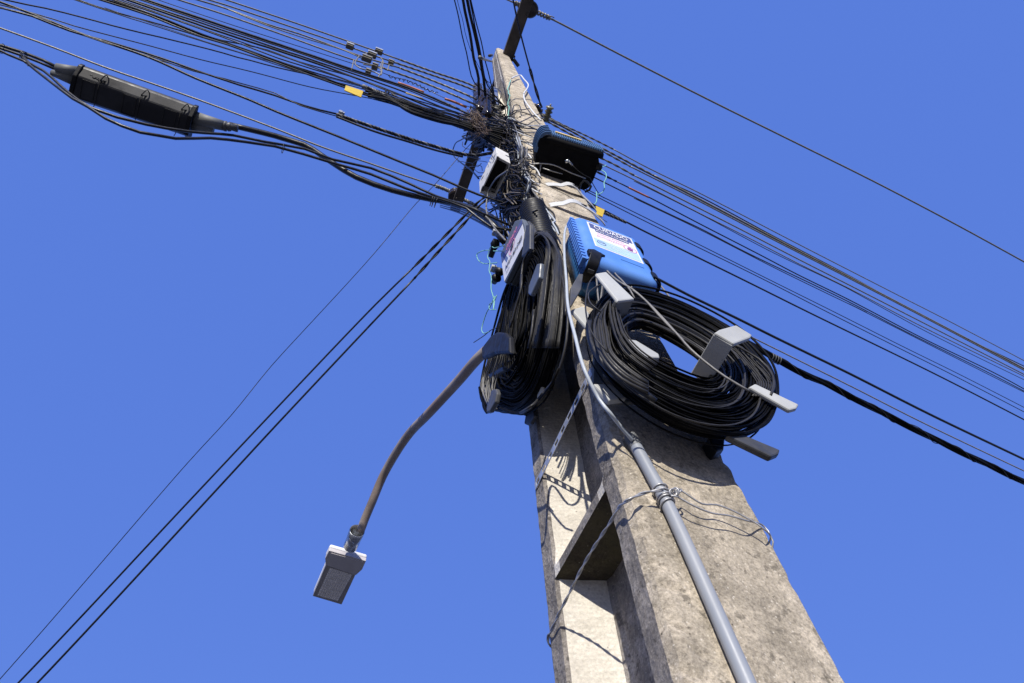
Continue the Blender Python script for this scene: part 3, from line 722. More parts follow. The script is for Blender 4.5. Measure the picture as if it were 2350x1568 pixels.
DN = ['grey drop cable falling straight from the left end of the blue box', 'long pale drop cable crossing in front of the right coil from the blue box', 'grey drop cable beside the leftmost under the blue box', 'thin grey drop cable third from the left under the blue box',
      'short grey drop cable bending right under the middle of the blue box', 'stubby curled cable end under the middle of the blue box', 'flat grey drop cable falling from the right half of the blue box', 'second pale drop cable alongside the long one crossing the right coil',
      'thin black loop bowing left beside the pale upper hook', 'small inner black loop behind the pale upper hook', 'drop cable falling past the lower right corner of the blue box', 'thick grey drop behind the right underside of the blue box', 'dark drop bundle meeting the top of the right coil']
for (L, wd), nm in zip(DL, DN):
    n = len(L)
    pts = [ypl(.655 - .085 * min(1, i / 2.5) if n > 4 else .65 - .005 * i)(*c4(*p)) for i, p in enumerate(L)]
    wire('drop_cable', nm, 'cable', pts, wd, M_GREYC if wd > 3.3 else M_DGREYC, group='drop cables leaving the blue box', step=.02, ref=pts[0])
c9 = lambda a, b: ((2550 + a / 7.84) / 1.743, (1100 + b / 7.84) / 1.743)
mb = MB(); prism(mb, [ypl(.80)(*c9(*p)) for p in [(20, 500), (60, 470), (380, 490), (1180, 900), (1380, 1110), (1150, 1180), (300, 900)]], (0, .02, 0))
tag(mb.build('blue_wrap', simple('pale_blue_wrap', (0.22, 0.33, 0.82), 0.5, 0, 0.1, 6), smooth=False, bevel=.003), 'pale blue plastic piece behind the top of the right coil', 'plastic wrap')
mb = MB(); tube(mb, smoothpts([ypl(.74)(*c9(*p)) for p in [(100, 380), (350, 600), (560, 790), (700, 900)]], .02), .009, 8)
tag(mb.build('cable_bundle', M_DGREYC), 'short taped cable bundle between the blue box and the right coil', 'cable')

# ------------------------------------------------------------------ upper closure box, open underneath
ub = thing('closure_box', V((.72, .66, 3.2)), 'dark closure box with blue ribbed front, black underside facing down', 'closure box')
B0 = V((.565, .575, 3.19)); ub_w, ub_h = .31, .17
rotz = math.radians(-3); bax = (V((math.cos(rotz), math.sin(rotz), 0)), V((-math.sin(rotz), math.cos(rotz), 0)), V((0, 0, 1)))
def bp(u, v, z): return B0 + bax[0] * u + bax[1] * v + V((0, 0, z))
BH = ub_h
M_PIT = simple('matt_black_plastic', (0.005, 0.005, 0.006), 0.7, 0, 0.2, 8, spec=0.12)
M_RIB = simple('dull_blue_plastic', (0.065, 0.145, 0.30), 0.45, 0, 0.2, 8)
mb = MB(); rounded(mb, 0, ub_w, .0, ub_h, [.0, .004, .012, .03], .035, [.02, .008, .002, 0]); mb.build('lid', M_PIT, ub)
mb = MB()
H = lambda z_, L: [hpl(z_)(*p) for p in L]
under = [(1232, 330), (1238, 318), (1250, 314), (1262, 315), (1362, 348), (1374, 360), (1376, 376), (1370, 395), (1362, 415), (1352, 432), (1340, 438), (1240, 402), (1230, 385), (1229, 360)]
prism(mb, H(3.2, under), (0, 0, .16)); mb.build('body', M_PIT, ub, smooth=False, bevel=.006)
mb = MB()
for k in range(22): box(mb, bp(.045 + k * .0118, -.003, .07), (.0060, .012, .10), bax)
mb.build('front_rib', M_RIB, ub, smooth=False)
mb = MB()
for k in range(5): 
    L = [bp(-.012 - .0, .09, .012 + k * .032), bp(-.012, .03, .016 + k * .032), bp(.0, .0, .02 + k * .032), bp(.03, -.012, .022 + k * .032)]
    ribbon(mb, smoothpts(L, .01), V((0, 0, .007)), .014)
mb.build('side_rib', M_RIB, ub, smooth=False)
mb = MB(); prism(mb, [bp(.06, -.014, .075), bp(.19, -.014, .068), bp(.19, -.014, .083), bp(.06, -.014, .092)], bax[1] * .01); mb.build('yellow_strip', M_CREAM, ub, smooth=False)
mb = MB(); P = H(3.17, [z2(1180, 580), z2(1290, 572), z2(1440, 590), z2(1640, 680), z2(1800, 740)]); tube(mb, smoothpts(P, .02), .003, 8); P = H(3.17, [z2(1300, 580), z2(1290, 640), z2(1275, 690)]); tube(mb, smoothpts(P, .02), .003, 8)
P = H(3.15, [z2(1320, 625), z2(1430, 660), z2(1540, 690)]); tube(mb, P, .0022, 8); mb.build('wire_bail', M_ZINCW, ub)
mb = MB(); P = H(3.17, [z2(1570, 552), z2(1612, 545)]); tube(mb, P, .010, 10); P = H(3.165, [z2(1605, 545), z2(1630, 570), z2(1650, 592)]); tube(mb, P, .0055, 8); mb.build('connector', M_CHROME, ub)
P = H(3.15, [z2(1650, 592), z2(1700, 640), z2(1780, 700), z2(1850, 735), z2(1880, 800), z2(1920, 870), z2(1960, 930), z2(2010, 960)]); wire('thin_cable', 'thin black cable trailing from the silver connector under the upper box', 'cable', P, 2.0, M_BLACK, step=.02)
mb = MB(); P = H(3.16, [z2(1730, 850), z2(1745, 800), z2(1780, 760), z2(1815, 775), z2(1860, 830), z2(1840, 870), z2(1790, 890)]); tube(mb, smoothpts(P, .02), .006, 8); mb.build('hose_clip', M_DPLAS, ub)
mb = MB(); lathe(mb, *H(3.21, [z2(1910, 600), z2(1975, 625)]), [(0, .018), (.8, .018), (1, .014)], 12); mb.build('end_knob', M_BPLAS, ub)

# ------------------------------------------------------------------ white spotted box
wb = thing('junction_box', V((.45, .86, 3.2)), 'white black-specked box with open dark underside left of the pole', 'junction box')
foot = H(3.2, [z2(808, 492), z2(958, 572), z2(935, 660), z2(780, 960), z2(612, 905)])
cc = sum(foot, V()) / 5
mb = MB(); n = 5; up = V((0.0, .0, .18))
top = [cc + (p - cc) * 1.0 + up for p in foot]
out = [p for p in foot]; inn = [cc + (p - cc) * .86 for p in foot]; inn2 = [p + V((0, 0, .12)) for p in inn]
vs = out + top + inn + inn2; fs = []
for i in range(n):
    j = (i + 1) % n
    fs += [(i, j, n + j, n + i), (j, i, 2 * n + i, 2 * n + j), (2 * n + j, 2 * n + i, 3 * n + i, 3 * n + j)]
fs += [tuple(n + i for i in range(n))]
mb.add(vs, fs); mb.build('cover', M_SPOT, wb, smooth=False, bevel=.004)
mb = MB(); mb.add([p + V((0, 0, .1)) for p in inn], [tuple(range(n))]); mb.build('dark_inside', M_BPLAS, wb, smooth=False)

# ------------------------------------------------------------------ label-bearing terminal box on the left face
nb = thing('terminal_box', V((.50, .85, 2.05)), 'dark terminal box with white numbered label on the recessed side of the pole', 'terminal box')
c10 = lambda a, b: (1136 + a / 10.51, 504.9 + b / 10.51)
f = xpl(.44)
pan = [f(*c10(*p)) for p in [(480, 20), (640, -30), (690, 60), (725, 200), (700, 330), (650, 680), (240, 1530), (215, 1480), (150, 1000), (130, 830)]]
mb = MB(); prism(mb, pan, (.02, 0, 0)); mb.build('lid', M_SLATE, nb, smooth=False, bevel=.004)
mb = MB(); prism(mb, [V((.461, p.y * 1 + .0, p.z)) for p in pan[:4] + pan[4:]], (.085, 0, 0)); mb.build('body', M_DPLAS, nb, smooth=False, bevel=.006)
fq = xpl(.4385)
lq = [fq(*c10(*p)) for p in [(165, 1050), (655, 95), (700, 300), (660, 640), (225, 1485)]]
mb = MB(); prism(mb, lq, (.001, 0, 0)); lab2 = mb.build('label', M_WHITEL, nb, smooth=False)
fq = xpl(.4375)
lq2 = [fq(*c10(*p)) for p in [(165, 900), (640, 0), (656, 93), (167, 1045)]]
mb = MB(); prism(mb, lq2, (.001, 0, 0)); mb.build('navy_band', M_NAVYP, nb, smooth=False)
def tq(s, a, b, hgt, mat, bold=0.0, xx=.4372):
    """letters between two photo points on the label plane; reading direction a>b"""
    F = xpl(xx); A, B = F(*c10(*a)), F(*c10(*b)); xd = (B - A); wd = xd.length; xd.normalize()
    yd = V((-1, 0, 0)).cross(xd); yd = yd if yd.z > 0 else -yd
    text(s, 'lettering', A, xd, yd, hgt, mat, nb, width=wd, bold=bold, z=.0008)
tq('CUIDADO', (265, 760), (525, 250), .027, M_PINK, .03)
tq('NAP-40-04B', (245, 1230), (645, 470), .026, M_INK, .02)
tq('SOMENTE AUTORIZADO', (225, 905), (600, 170), .008, M_PINK)
tq('TELECOM', (262, 1320), (345, 1160), .012, M_DGREYC)
A = xpl(.4370)(*c10(408, 640)); Xn = (xpl(.437)(*c10(525, 250)) - xpl(.437)(*c10(265, 760))).normalized(); Zn = V((-1, 0, 0)).cross(Xn); Zn = Zn if Zn.z > 0 else -Zn
mb = MB(); ring(mb, A, .030, .034, .12, Xn, Zn, V((-.001, 0, 0))); mb.build('pink_ring', M_PINK, nb, smooth=False)
hand(A, Xn, Zn, V((-.0012, 0, 0)), .030, M_INK, nb)
# ribbed sleeve beside it
sl_a, sl_b = surf(.055)(1223, 482), surf(.055)(1236, 585)
sl_b = V((sl_a.x + .004, sl_a.y, sl_b.z))
prof = []
for i in range(18): prof += [(i / 18, .040), ((i + .3) / 18, .053), ((i + .6) / 18, .053), ((i + .9) / 18, .040)]
mb = MB(); lathe(mb, sl_a, sl_b, prof, 28)
tag(mb.build('ribbed_sleeve', M_BPLAS), 'black corrugated sleeve standing between the terminal box and pole corner', 'cable sleeve')
# clamp stubs left of the label box
for i, (L, lbn) in enumerate((([c3(330, 150), c3(395, 205), c3(345, 200), c3(300, 330)], 'small black clamp with white top left of the label box'), ([c3(320, 415), c3(370, 440), c3(350, 470), c3(325, 515)], 'black round-bodied clamp below the other, left of the coil top'))):
    P = [xpl(.44)(*p) for p in L]
    t = thing('wire_clamp', P[2], lbn, 'clamp')
    mb = MB(); lathe(mb, P[2], P[3], [(0, .014), (.3, .020), (.5, .013), (1, .011)], 12); mb.build('clamp_body', M_BPLAS, t)
    mb = MB(); lathe(mb, P[0] + V((0, 0, .005)), P[1], [(0, .008), (1, .016)], 10); mb.build('clamp_arm', M_BPLAS, t)
    mb = MB(); box(mb, P[0], (.02, .026, .020)); mb.build('clamp_cap', M_GPLAS, t, smooth=False, bevel=.002)

# ------------------------------------------------------------------ street lamp
tA = math.degrees(math.atan2(1.45, -.23)); fa = vpl(.5, 1.15, tA)
lp = thing('street_lamp', V((.53, 1.12, 2.1)), 'street lamp with curved rusty arm and flat grey lamp head', 'street lamp')
P = [V((.62, 1.13, 2.21)), V((.57, 1.13, 2.225)), V((.53, 1.165, 2.245))] + [fa(*p) for p in [(1106, 814), (1049, 878), (983, 950), (939, 996), (906, 1044.5), (877, 1097), (855, 1150), (838, 1190), (829, 1214)]]
P = P + [P[-1] + (P[-1] - P[-2]) * .35]
ends = P[-1]
mb = MB(); PP = smoothpts(P, .03); tube(mb, PP, [.021 - .001 * min(1, i / len(PP)) for i in range(len(PP))], 16); mb.build('arm', M_RUST, lp)
ZL = P[-1].z - .01
hz = hpl(ZL)
hd = thing('x', (0, 0, 0), None, None); bpy.data.objects.remove(hd)
headpoly = [(755, 1264), (840, 1288), (831, 1308), (816.5, 1321), (747, 1297.5), (746, 1282)]
panel = [(747.5, 1298), (815.5, 1321.3), (783.6, 1389.7), (717, 1370)]
mb = MB(); prism(mb, [hz(*p) for p in headpoly], (0, 0, .022)); hb = mb.build('driver_housing', M_LAMPG, lp, smooth=False, bevel=.003)
c = sum((hz(*p) for p in headpoly), V()) / 6
mb = MB(); prism(mb, [c + (hz(*p) - c) * .86 + V((0, 0, -.004)) for p in headpoly], (0, 0, .004)); mb.build('cover_plate', M_LAMPG, hb, smooth=False, bevel=.001)
mb = MB(); prism(mb, [c + (hz(*p) - c) * 1.01 + V((0, 0, .0225)) for p in headpoly], (0, 0, .022)); mb.build('top_cover', M_LAMPW, lp, smooth=False, bevel=.008)
mb = MB(); prism(mb, [hz(*p) + V((0, 0, .004)) for p in panel], (0, 0, .022)); mb.build('lamp_frame', M_LAMPD, lp, smooth=False, bevel=.003)
c = sum((hz(*p) for p in panel), V()) / 4
mb = MB(); prism(mb, [c + (hz(*p) - c) * 1.015 + V((0, 0, .0265)) for p in panel], (0, 0, .03)); mb.build('top_cover', M_LAMPW, lp, smooth=False, bevel=.006)
lens = [(757, 1304), (808, 1320), (775, 1380), (728, 1367)]
lq = [hz(*p) + V((0, 0, .001)) for p in lens]
mb = MB(); prism(mb, lq, (0, 0, .004)); ln = mb.build('lens', M_LENS, lp, smooth=False)
mb = MB()
for i in range(9):
    for j in range(11):
        s, t = (i + .5) / 9, (j + .5) / 11
        p = (lq[0] * (1 - s) + lq[1] * s) * (1 - t) + (lq[3] * (1 - s) + lq[2] * s) * t
        lathe(mb, p + V((0, 0, .001)), p + V((0, 0, -.005)), [(0, .0050), (.5, .004), (1, .002)], 7)
mb.build('lens_bead_grid', M_LENS, ln)
S0, S1 = hz(803, 1262) + V((0, 0, .02)), hz(819, 1222) + V((0, 0, .01))
mb = MB(); prof = [(0, .034), (.5, .035), (1, .037), (1, .033), (.35, .032)]
lathe(mb, S0, S1, prof, 20); mb.build('socket', M_CHROME, lp)
mb = MB(); lathe(mb, S0 + (S1 - S0) * .62 + V((-.03, -.01, -.02)), S0 + (S1 - S0) * .62 + V((.0, .0, -.045)), [(0, .004), (1, .004)], 8); lathe(mb, S0 + (S1 - S0) * .3 + V((0, 0, -.024)), S0 + (S1 - S0) * .3 + V((0, 0, -.038)), [(0, .008), (1, .006)], 8); mb.build('bolt', M_CHROME, lp)

# ------------------------------------------------------------------ crossarm at the pole head with its spools
ca = thing('crossarm', V((AX + .1, AY, 8.25)), 'long dark steel crossarm bolted to the pole head', 'crossarm')
Z8 = 8.3
A, B = hpl(Z8)(1225, -40), hpl(Z8)(1044, 484)
t = (B - A).normalized(); A = A - t * 1.15; s = t.cross(V((0, 0, 1)))
mb = MB(); wd, hh = .125, .11
for c_, sz in ((V((0, 0, 0)), (wd, .012)), (s * (-wd / 2 + .006) + V((0, 0, hh / 2 + .006)), (.012, hh - .0)), (s * (wd / 2 - .006) + V((0, 0, hh / 2 + .006)), (.012, hh))):
    prism(mb, [A + c_ - s * sz[0] / 2 - V((0, 0, sz[1] / 2)), A + c_ + s * sz[0] / 2 - V((0, 0, sz[1] / 2)), A + c_ + s * sz[0] / 2 + V((0, 0, sz[1] / 2)), A + c_ - s * sz[0] / 2 + V((0, 0, sz[1] / 2))], B - A)
mb.build('channel', M_CROSS, ca, smooth=False, bevel=.003)
mb = MB()
for q in ((1210, 32), (1180, 130), (1048, 455), (1072, 385)):
    p = hpl(Z8 - .01)(*q); lathe(mb, p + V((0, 0, -.02)), p + V((0, 0, .0)), [(0, .014), (1, .014)], 8)
mb.build('bolt', M_CROSS, ca)
mb = MB(); A2, B2 = hpl(8.28)(1178, 136), hpl(8.28)(1190, 152); tube(mb, [A2, B2], .02, 8); mb.build('bolt', M_CROSS, ca)
for q, nm in (((1216, 21), 'dark round spool insulator on the upper end of the crossarm'), ((1045, 450), 'dark round spool insulator on the lower end of the crossarm')):
    p = hpl(8.42)(*q)
    prof = [(0, .06), (.08, .092), (.3, .092), (.42, .05), (.58, .05), (.7, .092), (.92, .092), (1, .06)]
    tag(lathe(MB(), p + V((0, 0, -.06)), p + V((0, 0, .07)), prof, 24).build('spool_insulator', M_PORC), nm, 'insulator')

# insulator racks
z1 = lambda a, b: (975.3 + a / 4.88, b / 4.88)
def stack(name, a, b, r, nd, mat, label, rod=True):
    t = thing(name, a, label, 'insulator')
    prof = [(0, r * .3)]
    for i in range(nd):
        s0 = i / nd
        prof += [(s0 + .06 / nd, r * .75), (s0 + .25 / nd, r), (s0 + .5 / nd, r), (s0 + .66 / nd, r * .7), (s0 + .95 / nd, r * .62)]
    prof += [(1, r * .3)]
    lathe(MB(), a, b, prof, 22).build('porcelain_body', mat, t)
    d = (b - a).normalized()
    lathe(MB(), a - d * r * .5, a, [(0, r * .22), (1, r * .22)], 8).build('pin', M_ZINCW, t)
    return t
F = xpl(.40)
a, b = F(*z1(605, 1230)), F(*z1(600, 930)); b = V((a.x, a.y, b.z)); stack('insulator_stack', b, a, px(a, 13), 5, M_PORC, 'tall stack of glossy dark insulators in the wire tangle left of the pole')
F = xpl(.46)
a, b = F(*z1(705, 1290)), F(*z1(690, 1010)); b = V((a.x, a.y, b.z)); stack('insulator_stack', b, a, px(a, 13), 6, M_PORC, 'second dark insulator stack hard against the pole edge in the tangle')
a, b = hpl(4.9)(*z1(1403, 1190)), hpl(4.9)(*z1(1350, 1370)); stack('insulator_stack', a, b, px(a, 9.5), 4, M_PORCG, 'olive ribbed insulator sticking up right of the pole above the dark box')
a, b = hpl(5.3)(*z1(1240, 1175)), hpl(5.3)(*z1(1300, 1270)); stack('insulator_stack', a, b, px(a, 8.5), 3, M_PORC, 'small dark insulator peeping out behind the right pole edge')

# ------------------------------------------------------------------ overhead wires, span to the left
PL = vpl(AX - .1, AY, 0.0)
c6 = lambda a, b: (631 + a / 4.551, 57.4 + b / 4.551)
c5 = lambda a, b: (a / 3.724, 57.4 + b / 3.724)
def LW(pts, wd, mat, nm, label, pl=PL, cat='wire', group='wires of the left span', jit=0, step=.06):
    P = [pl(*p) for p in pts]; ref = P[len(P) // 2]
    if pts[-1][0] > 985 and pl is PL:                  # carried on to the pole
        q = P[-1]; P.append(V((AX - hu(q.z) + .01, q.y + random.uniform(-.06, .06), q.z + random.uniform(-.03, .06))))
    if pts[0][0] < 6 or pts[0][1] < 0: P = onward(P)
    return wire(nm, label, cat, P, wd, mat, group=group, step=step, jit=jit, ref=ref)
LVL = [
 ([(505, -5), (687, 56), (858, 116), (917, 137)], [(917, 137), (1000, 167), (1074, 192)], 'topmost'),
 ([(463, -5), (516, 11), (673, 63.5), (795, 105), (841, 122), (895, 140)], [(895, 140), (990, 172), (1078, 203)], 'second from the top'),
 ([(437, -5), (516, 19), (614, 56), (687, 78), (822, 127), (917, 156)], [(917, 156), (1000, 188), (1080, 222)], 'third from the top'),
 ([(395, -5), (516, 34), (663, 85), (809, 137), (878, 156)], [(878, 156), (980, 193), (1072, 232)], 'fourth from the top')]
for A_, B_, nm in LVL:
    t = thing('power_wire', PL(*B_[-1]), f'bare grey power wire, {nm} in the left span, twisted near the pole', 'wire', 'bare power wires of the left span')
    P = smoothpts(onward([PL(*p) for p in A_]), .06); tube(MB(), P, px(P[-1], 3.4) / 2, 6).build('conductor', M_ALU, t)
    q = PL(*B_[-1]); P = smoothpts([PL(*p) for p in B_] + [V((AX - hu(q.z) - .03, q.y + .02, q.z))], .01); r = px(P[0], 4.4) / 2
    helix(MB(), P, r * .52, r * .62, .16, 3, 6).build('twisted_grip', M_ALU, t)
LW([(500, 12), (609, 57), (700, 88), (790, 116), (830, 134)], 2.6, M_ALU, 'thin_wire', 'thin grey wire running just under the third power wire')
LW([(340, -8), (516, 52), (687, 107), (809, 146), (880, 168), (905, 178), (931, 183), (980, 205), (1024, 227)], 1.6, M_BLACK, 'thin_wire', 'hair-thin wire alone between power wires and black bundle')
BN = [([(318, -6), (516, 61), (687, 118), (809, 160), (914, 194), (1020, 236), (1075, 262)], 5.2), ([(306, -6), (516, 66), (687, 122), (809, 164), (914, 198), (1040, 248)], 2.8),
      ([(290, -4), (516, 71), (687, 128), (850, 183), (930, 212), (1060, 262)], 3.6), ([(276, -6), (516, 77), (640, 117), (760, 158), (880, 203), (1050, 268)], 4.6),
      ([(262, -6), (516, 84), (640, 126), (760, 170), (900, 222), (1050, 276)], 2.6), ([(255, -4), (400, 45), (516, 87), (640, 134), (790, 182), (900, 226), (1060, 280)], 3.0),
      ([(246, -4), (342, 30), (480, 85), (614, 115), (687, 142), (822, 181), (900, 213), (1050, 262)], 3.0), ([(229, -4), (342, 32), (464, 80), (516, 98), (663, 151), (785, 195), (831, 212), (920, 245), (1060, 292)], 5.6),
      ([(225, -2), (342, 36), (464, 85), (516, 101), (663, 155), (785, 199), (850, 222), (960, 258), (1070, 298)], 4.0),
      ([(168, -4), (244, 22), (366, 56), (488, 93), (574, 120), (736, 171), (892, 216), (1040, 274)], 3.2), ([(160, -4), (268, 32), (366, 63), (488, 102), (574, 129), (712, 173), (834, 205), (1000, 262)], 2.2),
      ([(240, 18), (366, 60), (470, 95), (600, 135), (712, 168), (850, 205)], 1.5), 
      ([(5, -2), (146, 29), (293, 68), (440, 103), (574, 139), (638, 156), (726, 176), (785, 193)], 3.0)]
nmz = ['thick top cable of the black bundle left', 'slim black cable under the top of the bundle', 'third black cable of the bundle counted from above', 'stout black cable in the heart of the bundle', 'thin black cable right below the heart of the bundle',
       'black cable closing the underside of the dense bundle', 'black cable crossing from the bundle to the lower pair', 'heavy black cable with the yellow tag hanging on it', 'black cable hugging the underside of the heavy tagged one',
       'black cable starting at the top left and crossing the fan', 'thin black cable paired with the crossing one', 'hair-thin cable between the crossing pair', 'black cable sagging from the far top left corner into the tag']
for (L, wd), nm in zip(BN, nmz): LW(L, wd, M_BLACK if wd < 5.4 else M_BLACKG, 'black_cable', nm, cat='cable', jit=.002)
LW([(0, 11), (60, 26), (122, 44), (171, 60), (250, 81), (342, 105), (460, 137), (574, 164), (712, 200), (790, 215), (853, 227), (895, 238)], 2.4, M_BLACK, 'black_cable', 'lone thin cable passing under the yellow tag', cat='cable')
LW([(-10, 1), (73, 32), (195, 81), (342, 132), (449, 180), (574, 230), (631, 255), (785, 317), (912, 369), (994, 402), (1098, 447)], 5.4, M_BLACK, 'black_cable', 'smooth black cable second above the splice case, straight to the crossarm foot', cat='cable')
C2 = [(0, 17), (73, 37), (159, 71), (244, 95), (366, 132), (444, 160), (549, 195), (631, 219), (700, 243), (772, 262)]
LW(C2, 4.6, M_BLACK, 'black_cable', 'black cable ending in a long spiral wrapped grip', cat='cable', jit=.003)
LW([(0, 19), (60, 32), (140, 62), (200, 84), (244, 99), (366, 137), (444, 163), (549, 190), (631, 214), (690, 243), (772, 268)], 2.6, M_BLACK, 'black_cable', 'thin black cable braided along the spiral grip cable', cat='cable', jit=.004)
LW([(40, 26), (90, 40), (150, 63), (180, 74)], 2.2, M_GREYC, 'grey_wire', 'short silvery wire glinting at the upper left edge')
LW([(300, 115), (340, 132), (380, 143), (440, 160)], 1.8, M_BLACK, 'thin_wire', 'thin slack wire under the spiral grip cable left')
t = thing('spiral_grip', PL(1085, 356), 'black and silver spiral grip dead-end reaching the crossarm', 'cable grip')
P = smoothpts([PL(*p) for p in [(772, 263), (860, 293), (939, 319), (1000, 337), (1062, 354), (1090, 357), (1125, 352)]], .006); r = px(P[0], 8.5) / 2
helix(MB(), P, r * .55, r * .5, .075, 4, 6, mi=[0, 1, 0, 0]).build('spiral_rods', [M_BLACK, M_GREYC], t)
P = smoothpts([PL(*p) for p in [(772, 268), (860, 302), (939, 326), (1000, 345), (1062, 360)]], .02); tube(MB(), P, r * .6, 6).build('inner_cable', M_BLACK, t)
mb = MB(); p = PL(780, 264); box(mb, p + V((0, -.012, .012)), (.02, .014, .03)); box(mb, p + V((.012, -.0, .02)), (.014, .03, .02)); mb.build('end_clip', M_GALV, t, smooth=False, bevel=.002)
PS = vpl(.76, 2.72, 0)
LW([(-10, 61), (122, 109), (244, 156), (346, 191), (452, 228), (631, 295), (740, 338), (851, 376), (925, 402), (1000, 427)], 4.0, M_ALU, 'power_wire', 'single pale grey power wire passing over the splice case to the lower spool', pl=PS, group=None, step=.15)
P = smoothpts([PS(*p) for p in [(1000, 427), (1020, 434), (1036, 441)]], .02); mb = MB(); helix(mb, P, .02, .011, .09, 3, 5)
P = smoothpts([PS(*p) for p in [(1062, 457), (1080, 466), (1094, 473)]], .02); helix(mb, P, .02, .011, .09, 3, 5)
P = smoothpts([PS(*p) for p in [(1094, 473), (1110, 482), (1140, 500)]], .05); tube(mb, P, .012, 6)
tag(mb.build('wire_tie', M_ALU), 'coiled tie wires either side of the lower crossarm spool', 'wire tie')
# thick cable out of the splice case and slack cables
PD = vpl(AX - .12, AY + .02, 0)
LW([(524, 286), (631, 312), (697, 332), (763, 374), (818, 407), (900, 437), (990, 458), (1045, 467), (1090, 482), (1128, 512), (1150, 535)], 13, M_BLACK, 'thick_cable', 'thick black cable from the right end of the splice case to the pole', pl=PD, cat='cable', group=None)
LW([(50, 130), (67, 149), (107, 181), (134, 202), (166, 226), (201, 245), (242, 272), (322, 304), (403, 318), (483, 317), (564, 326), (631, 336), (697, 354), (763, 374), (851, 400), (930, 432), (990, 452), (1070, 478), (1125, 520)], 7, M_BLACK, 'slack_cable', 'lower slack black cable looping under the splice case', cat='cable', group='slack cables under the splice case')
LW([(50, 128), (67, 145), (99, 162), (161, 216), (209, 248), (268, 269), (336, 286), (430, 302), (537, 311), (604, 325), (640, 331), (700, 342), (763, 366), (851, 386), (940, 422), (1000, 450), (1060, 470)], 6.4, M_BLACK, 'slack_cable', 'upper slack black cable looping under the splice case', cat='cable', group='slack cables under the splice case')
LW([(-10, 112), (20, 126), (54, 140), (64, 147)], 6, M_BLACK, 'black_cable', 'lowest black cable of the bundle entering at the left edge', cat='cable', group=None)
LW([(-10, 101), (54, 121), (100, 139), (130, 154)], 7.5, M_DGREYC, 'grey_cable', 'upper grey cable entering the left end of the splice case', cat='cable', group=None)
LW([(-10, 107), (54, 129), (90, 143), (124, 158)], 6, M_DGREYC, 'grey_cable', 'lower grey cable entering the left end of the splice case', cat='cable', group=None)
mb = MB()
for q in ((51, 129), (54, 130), (57, 131), (990, 461), (994, 463), (1000, 465), (650, 341), (5, 112)):
    c = PL(*q); tube(mb, [c + V((0, math.cos(g), math.sin(g))) * px(c, 11 if q[0] < 900 else 12) for g in [i * math.pi / 8 for i in range(16)]], px(c, 1.6) / 2, 5, True)
tag(mb.build('lashing_wire', M_BLACK), 'thin black lashing wires wound round the cables at the left edge and near the pole', 'wire tie')
LW([(56, 138), (64, 152), (75, 148)], 1.6, M_BLACK, 'wire_end', 'loose wire end poking below the lashing at the left edge', group=None)

# splice case
zc = 2.72
sc = thing('splice_case', hpl(zc)(300, 230), 'long black rectangular splice case hanging in the upper left cables', 'splice case')
e0, e1, f1, f0 = (hpl(zc)(*p) for p in [(175, 172), (435, 264), (424, 311), (163, 224)])
upv = V((0, 0, .085))
vdir = (f1 - e1).normalized(); ud = (e1 - e0).normalized()
def ring6(e, f, g=0.0):
    z = V((0, 0, 1))
    return [e + vdir * .004, e - vdir * (.026 + g) + z * .035, e - vdir * (.027 + g) + z * .056, f + vdir * (.01 + g) + z * .056, f + vdir * (.012 + g) + z * .03, f - vdir * .004]
A_, B_ = ring6(e0, f0), ring6(e1, f1)
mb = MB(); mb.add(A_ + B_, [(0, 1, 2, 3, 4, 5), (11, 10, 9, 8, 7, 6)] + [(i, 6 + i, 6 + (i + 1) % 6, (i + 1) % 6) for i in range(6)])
mb.build('case', [simple('case_black_sheen', (.012, .012, .014), .45, 0, .3, 6, .12, spec=.4, dirt_sheen=(.075, .078, .085))], sc, smooth=False, bevel=.006)  # grey mottling paints the sun's sheen into the black
vdir = (f1 - e1).normalized(); ud = (e1 - e0).normalized()
for (a, b, sg) in ((e0, f0, -1), (e1, f1, 1)):
    mb = MB(); A_ = [p - V((0, 0, .004)) for p in ring6(a, b, .004)]; mb.add([p + ud * (.012 * sg) for p in A_] + [p - ud * (.004 * sg) for p in A_], [(0, 1, 2, 3, 4, 5), (11, 10, 9, 8, 7, 6)] + [(i, 6 + i, 6 + (i + 1) % 6, (i + 1) % 6) for i in range(6)])
    mb.build('end_rim', M_BPLAS, sc, smooth=False, bevel=.003)
mb = MB()
for t in (.12, .48, .84):                              # raised rectangles and strap wires on the underside
    c = e0 + (e1 - e0) * t + (f0 - e0) * .5
    for s in (-1, 1):
        box(mb, c + ud * (.022 * s) - V((0, 0, .001)), (.002, .075, .003), (ud, vdir, V((0, 0, 1))))
        box(mb, c + vdir * (.037 * s) - V((0, 0, .001)), (.044, .002, .003), (ud, vdir, V((0, 0, 1))))
mb.build('raised_panel', M_DGREYC, sc, smooth=False)
mb = MB()
for t in (.2, .56, .92):
    a = e0 + (e1 - e0) * t; b = f0 + (f1 - f0) * t
    L = [a + upv * .6 - vdir * .006, a - vdir * .006, (a + b) / 2 - V((0, 0, .004)), b + vdir * .004 - V((0, 0, .003)), b + vdir * .01 - V((0, 0, .015))]
    tube(mb, L, .0014, 5).build('strap_wire', M_DGREYC, sc); mb = MB(); tube(mb, smoothpts([a - vdir * .01, a - vdir * .03 + V((.01, 0, .02)), a - vdir * .012 + V((.02, 0, .025)), a - vdir * .008], .006), .0022, 5).build('wire_twist', M_DGREYC, sc); mb = MB()
mb = MB(); 
for k in range(7):
    c = e0 + ud * (.02 + .011 * k) - vdir * .008 + V((0, 0, .022 - .002 * k)); a1 = ud; a2 = V((0, 0, 1)) if k % 2 else vdir
    tube(mb, [c + a1 * (.007 * math.cos(g)) + a2 * (.004 * math.sin(g)) for g in [i * math.pi / 5 for i in range(10)]], .0013, 5, True)
mb.build('chain', M_DGREYC, sc)
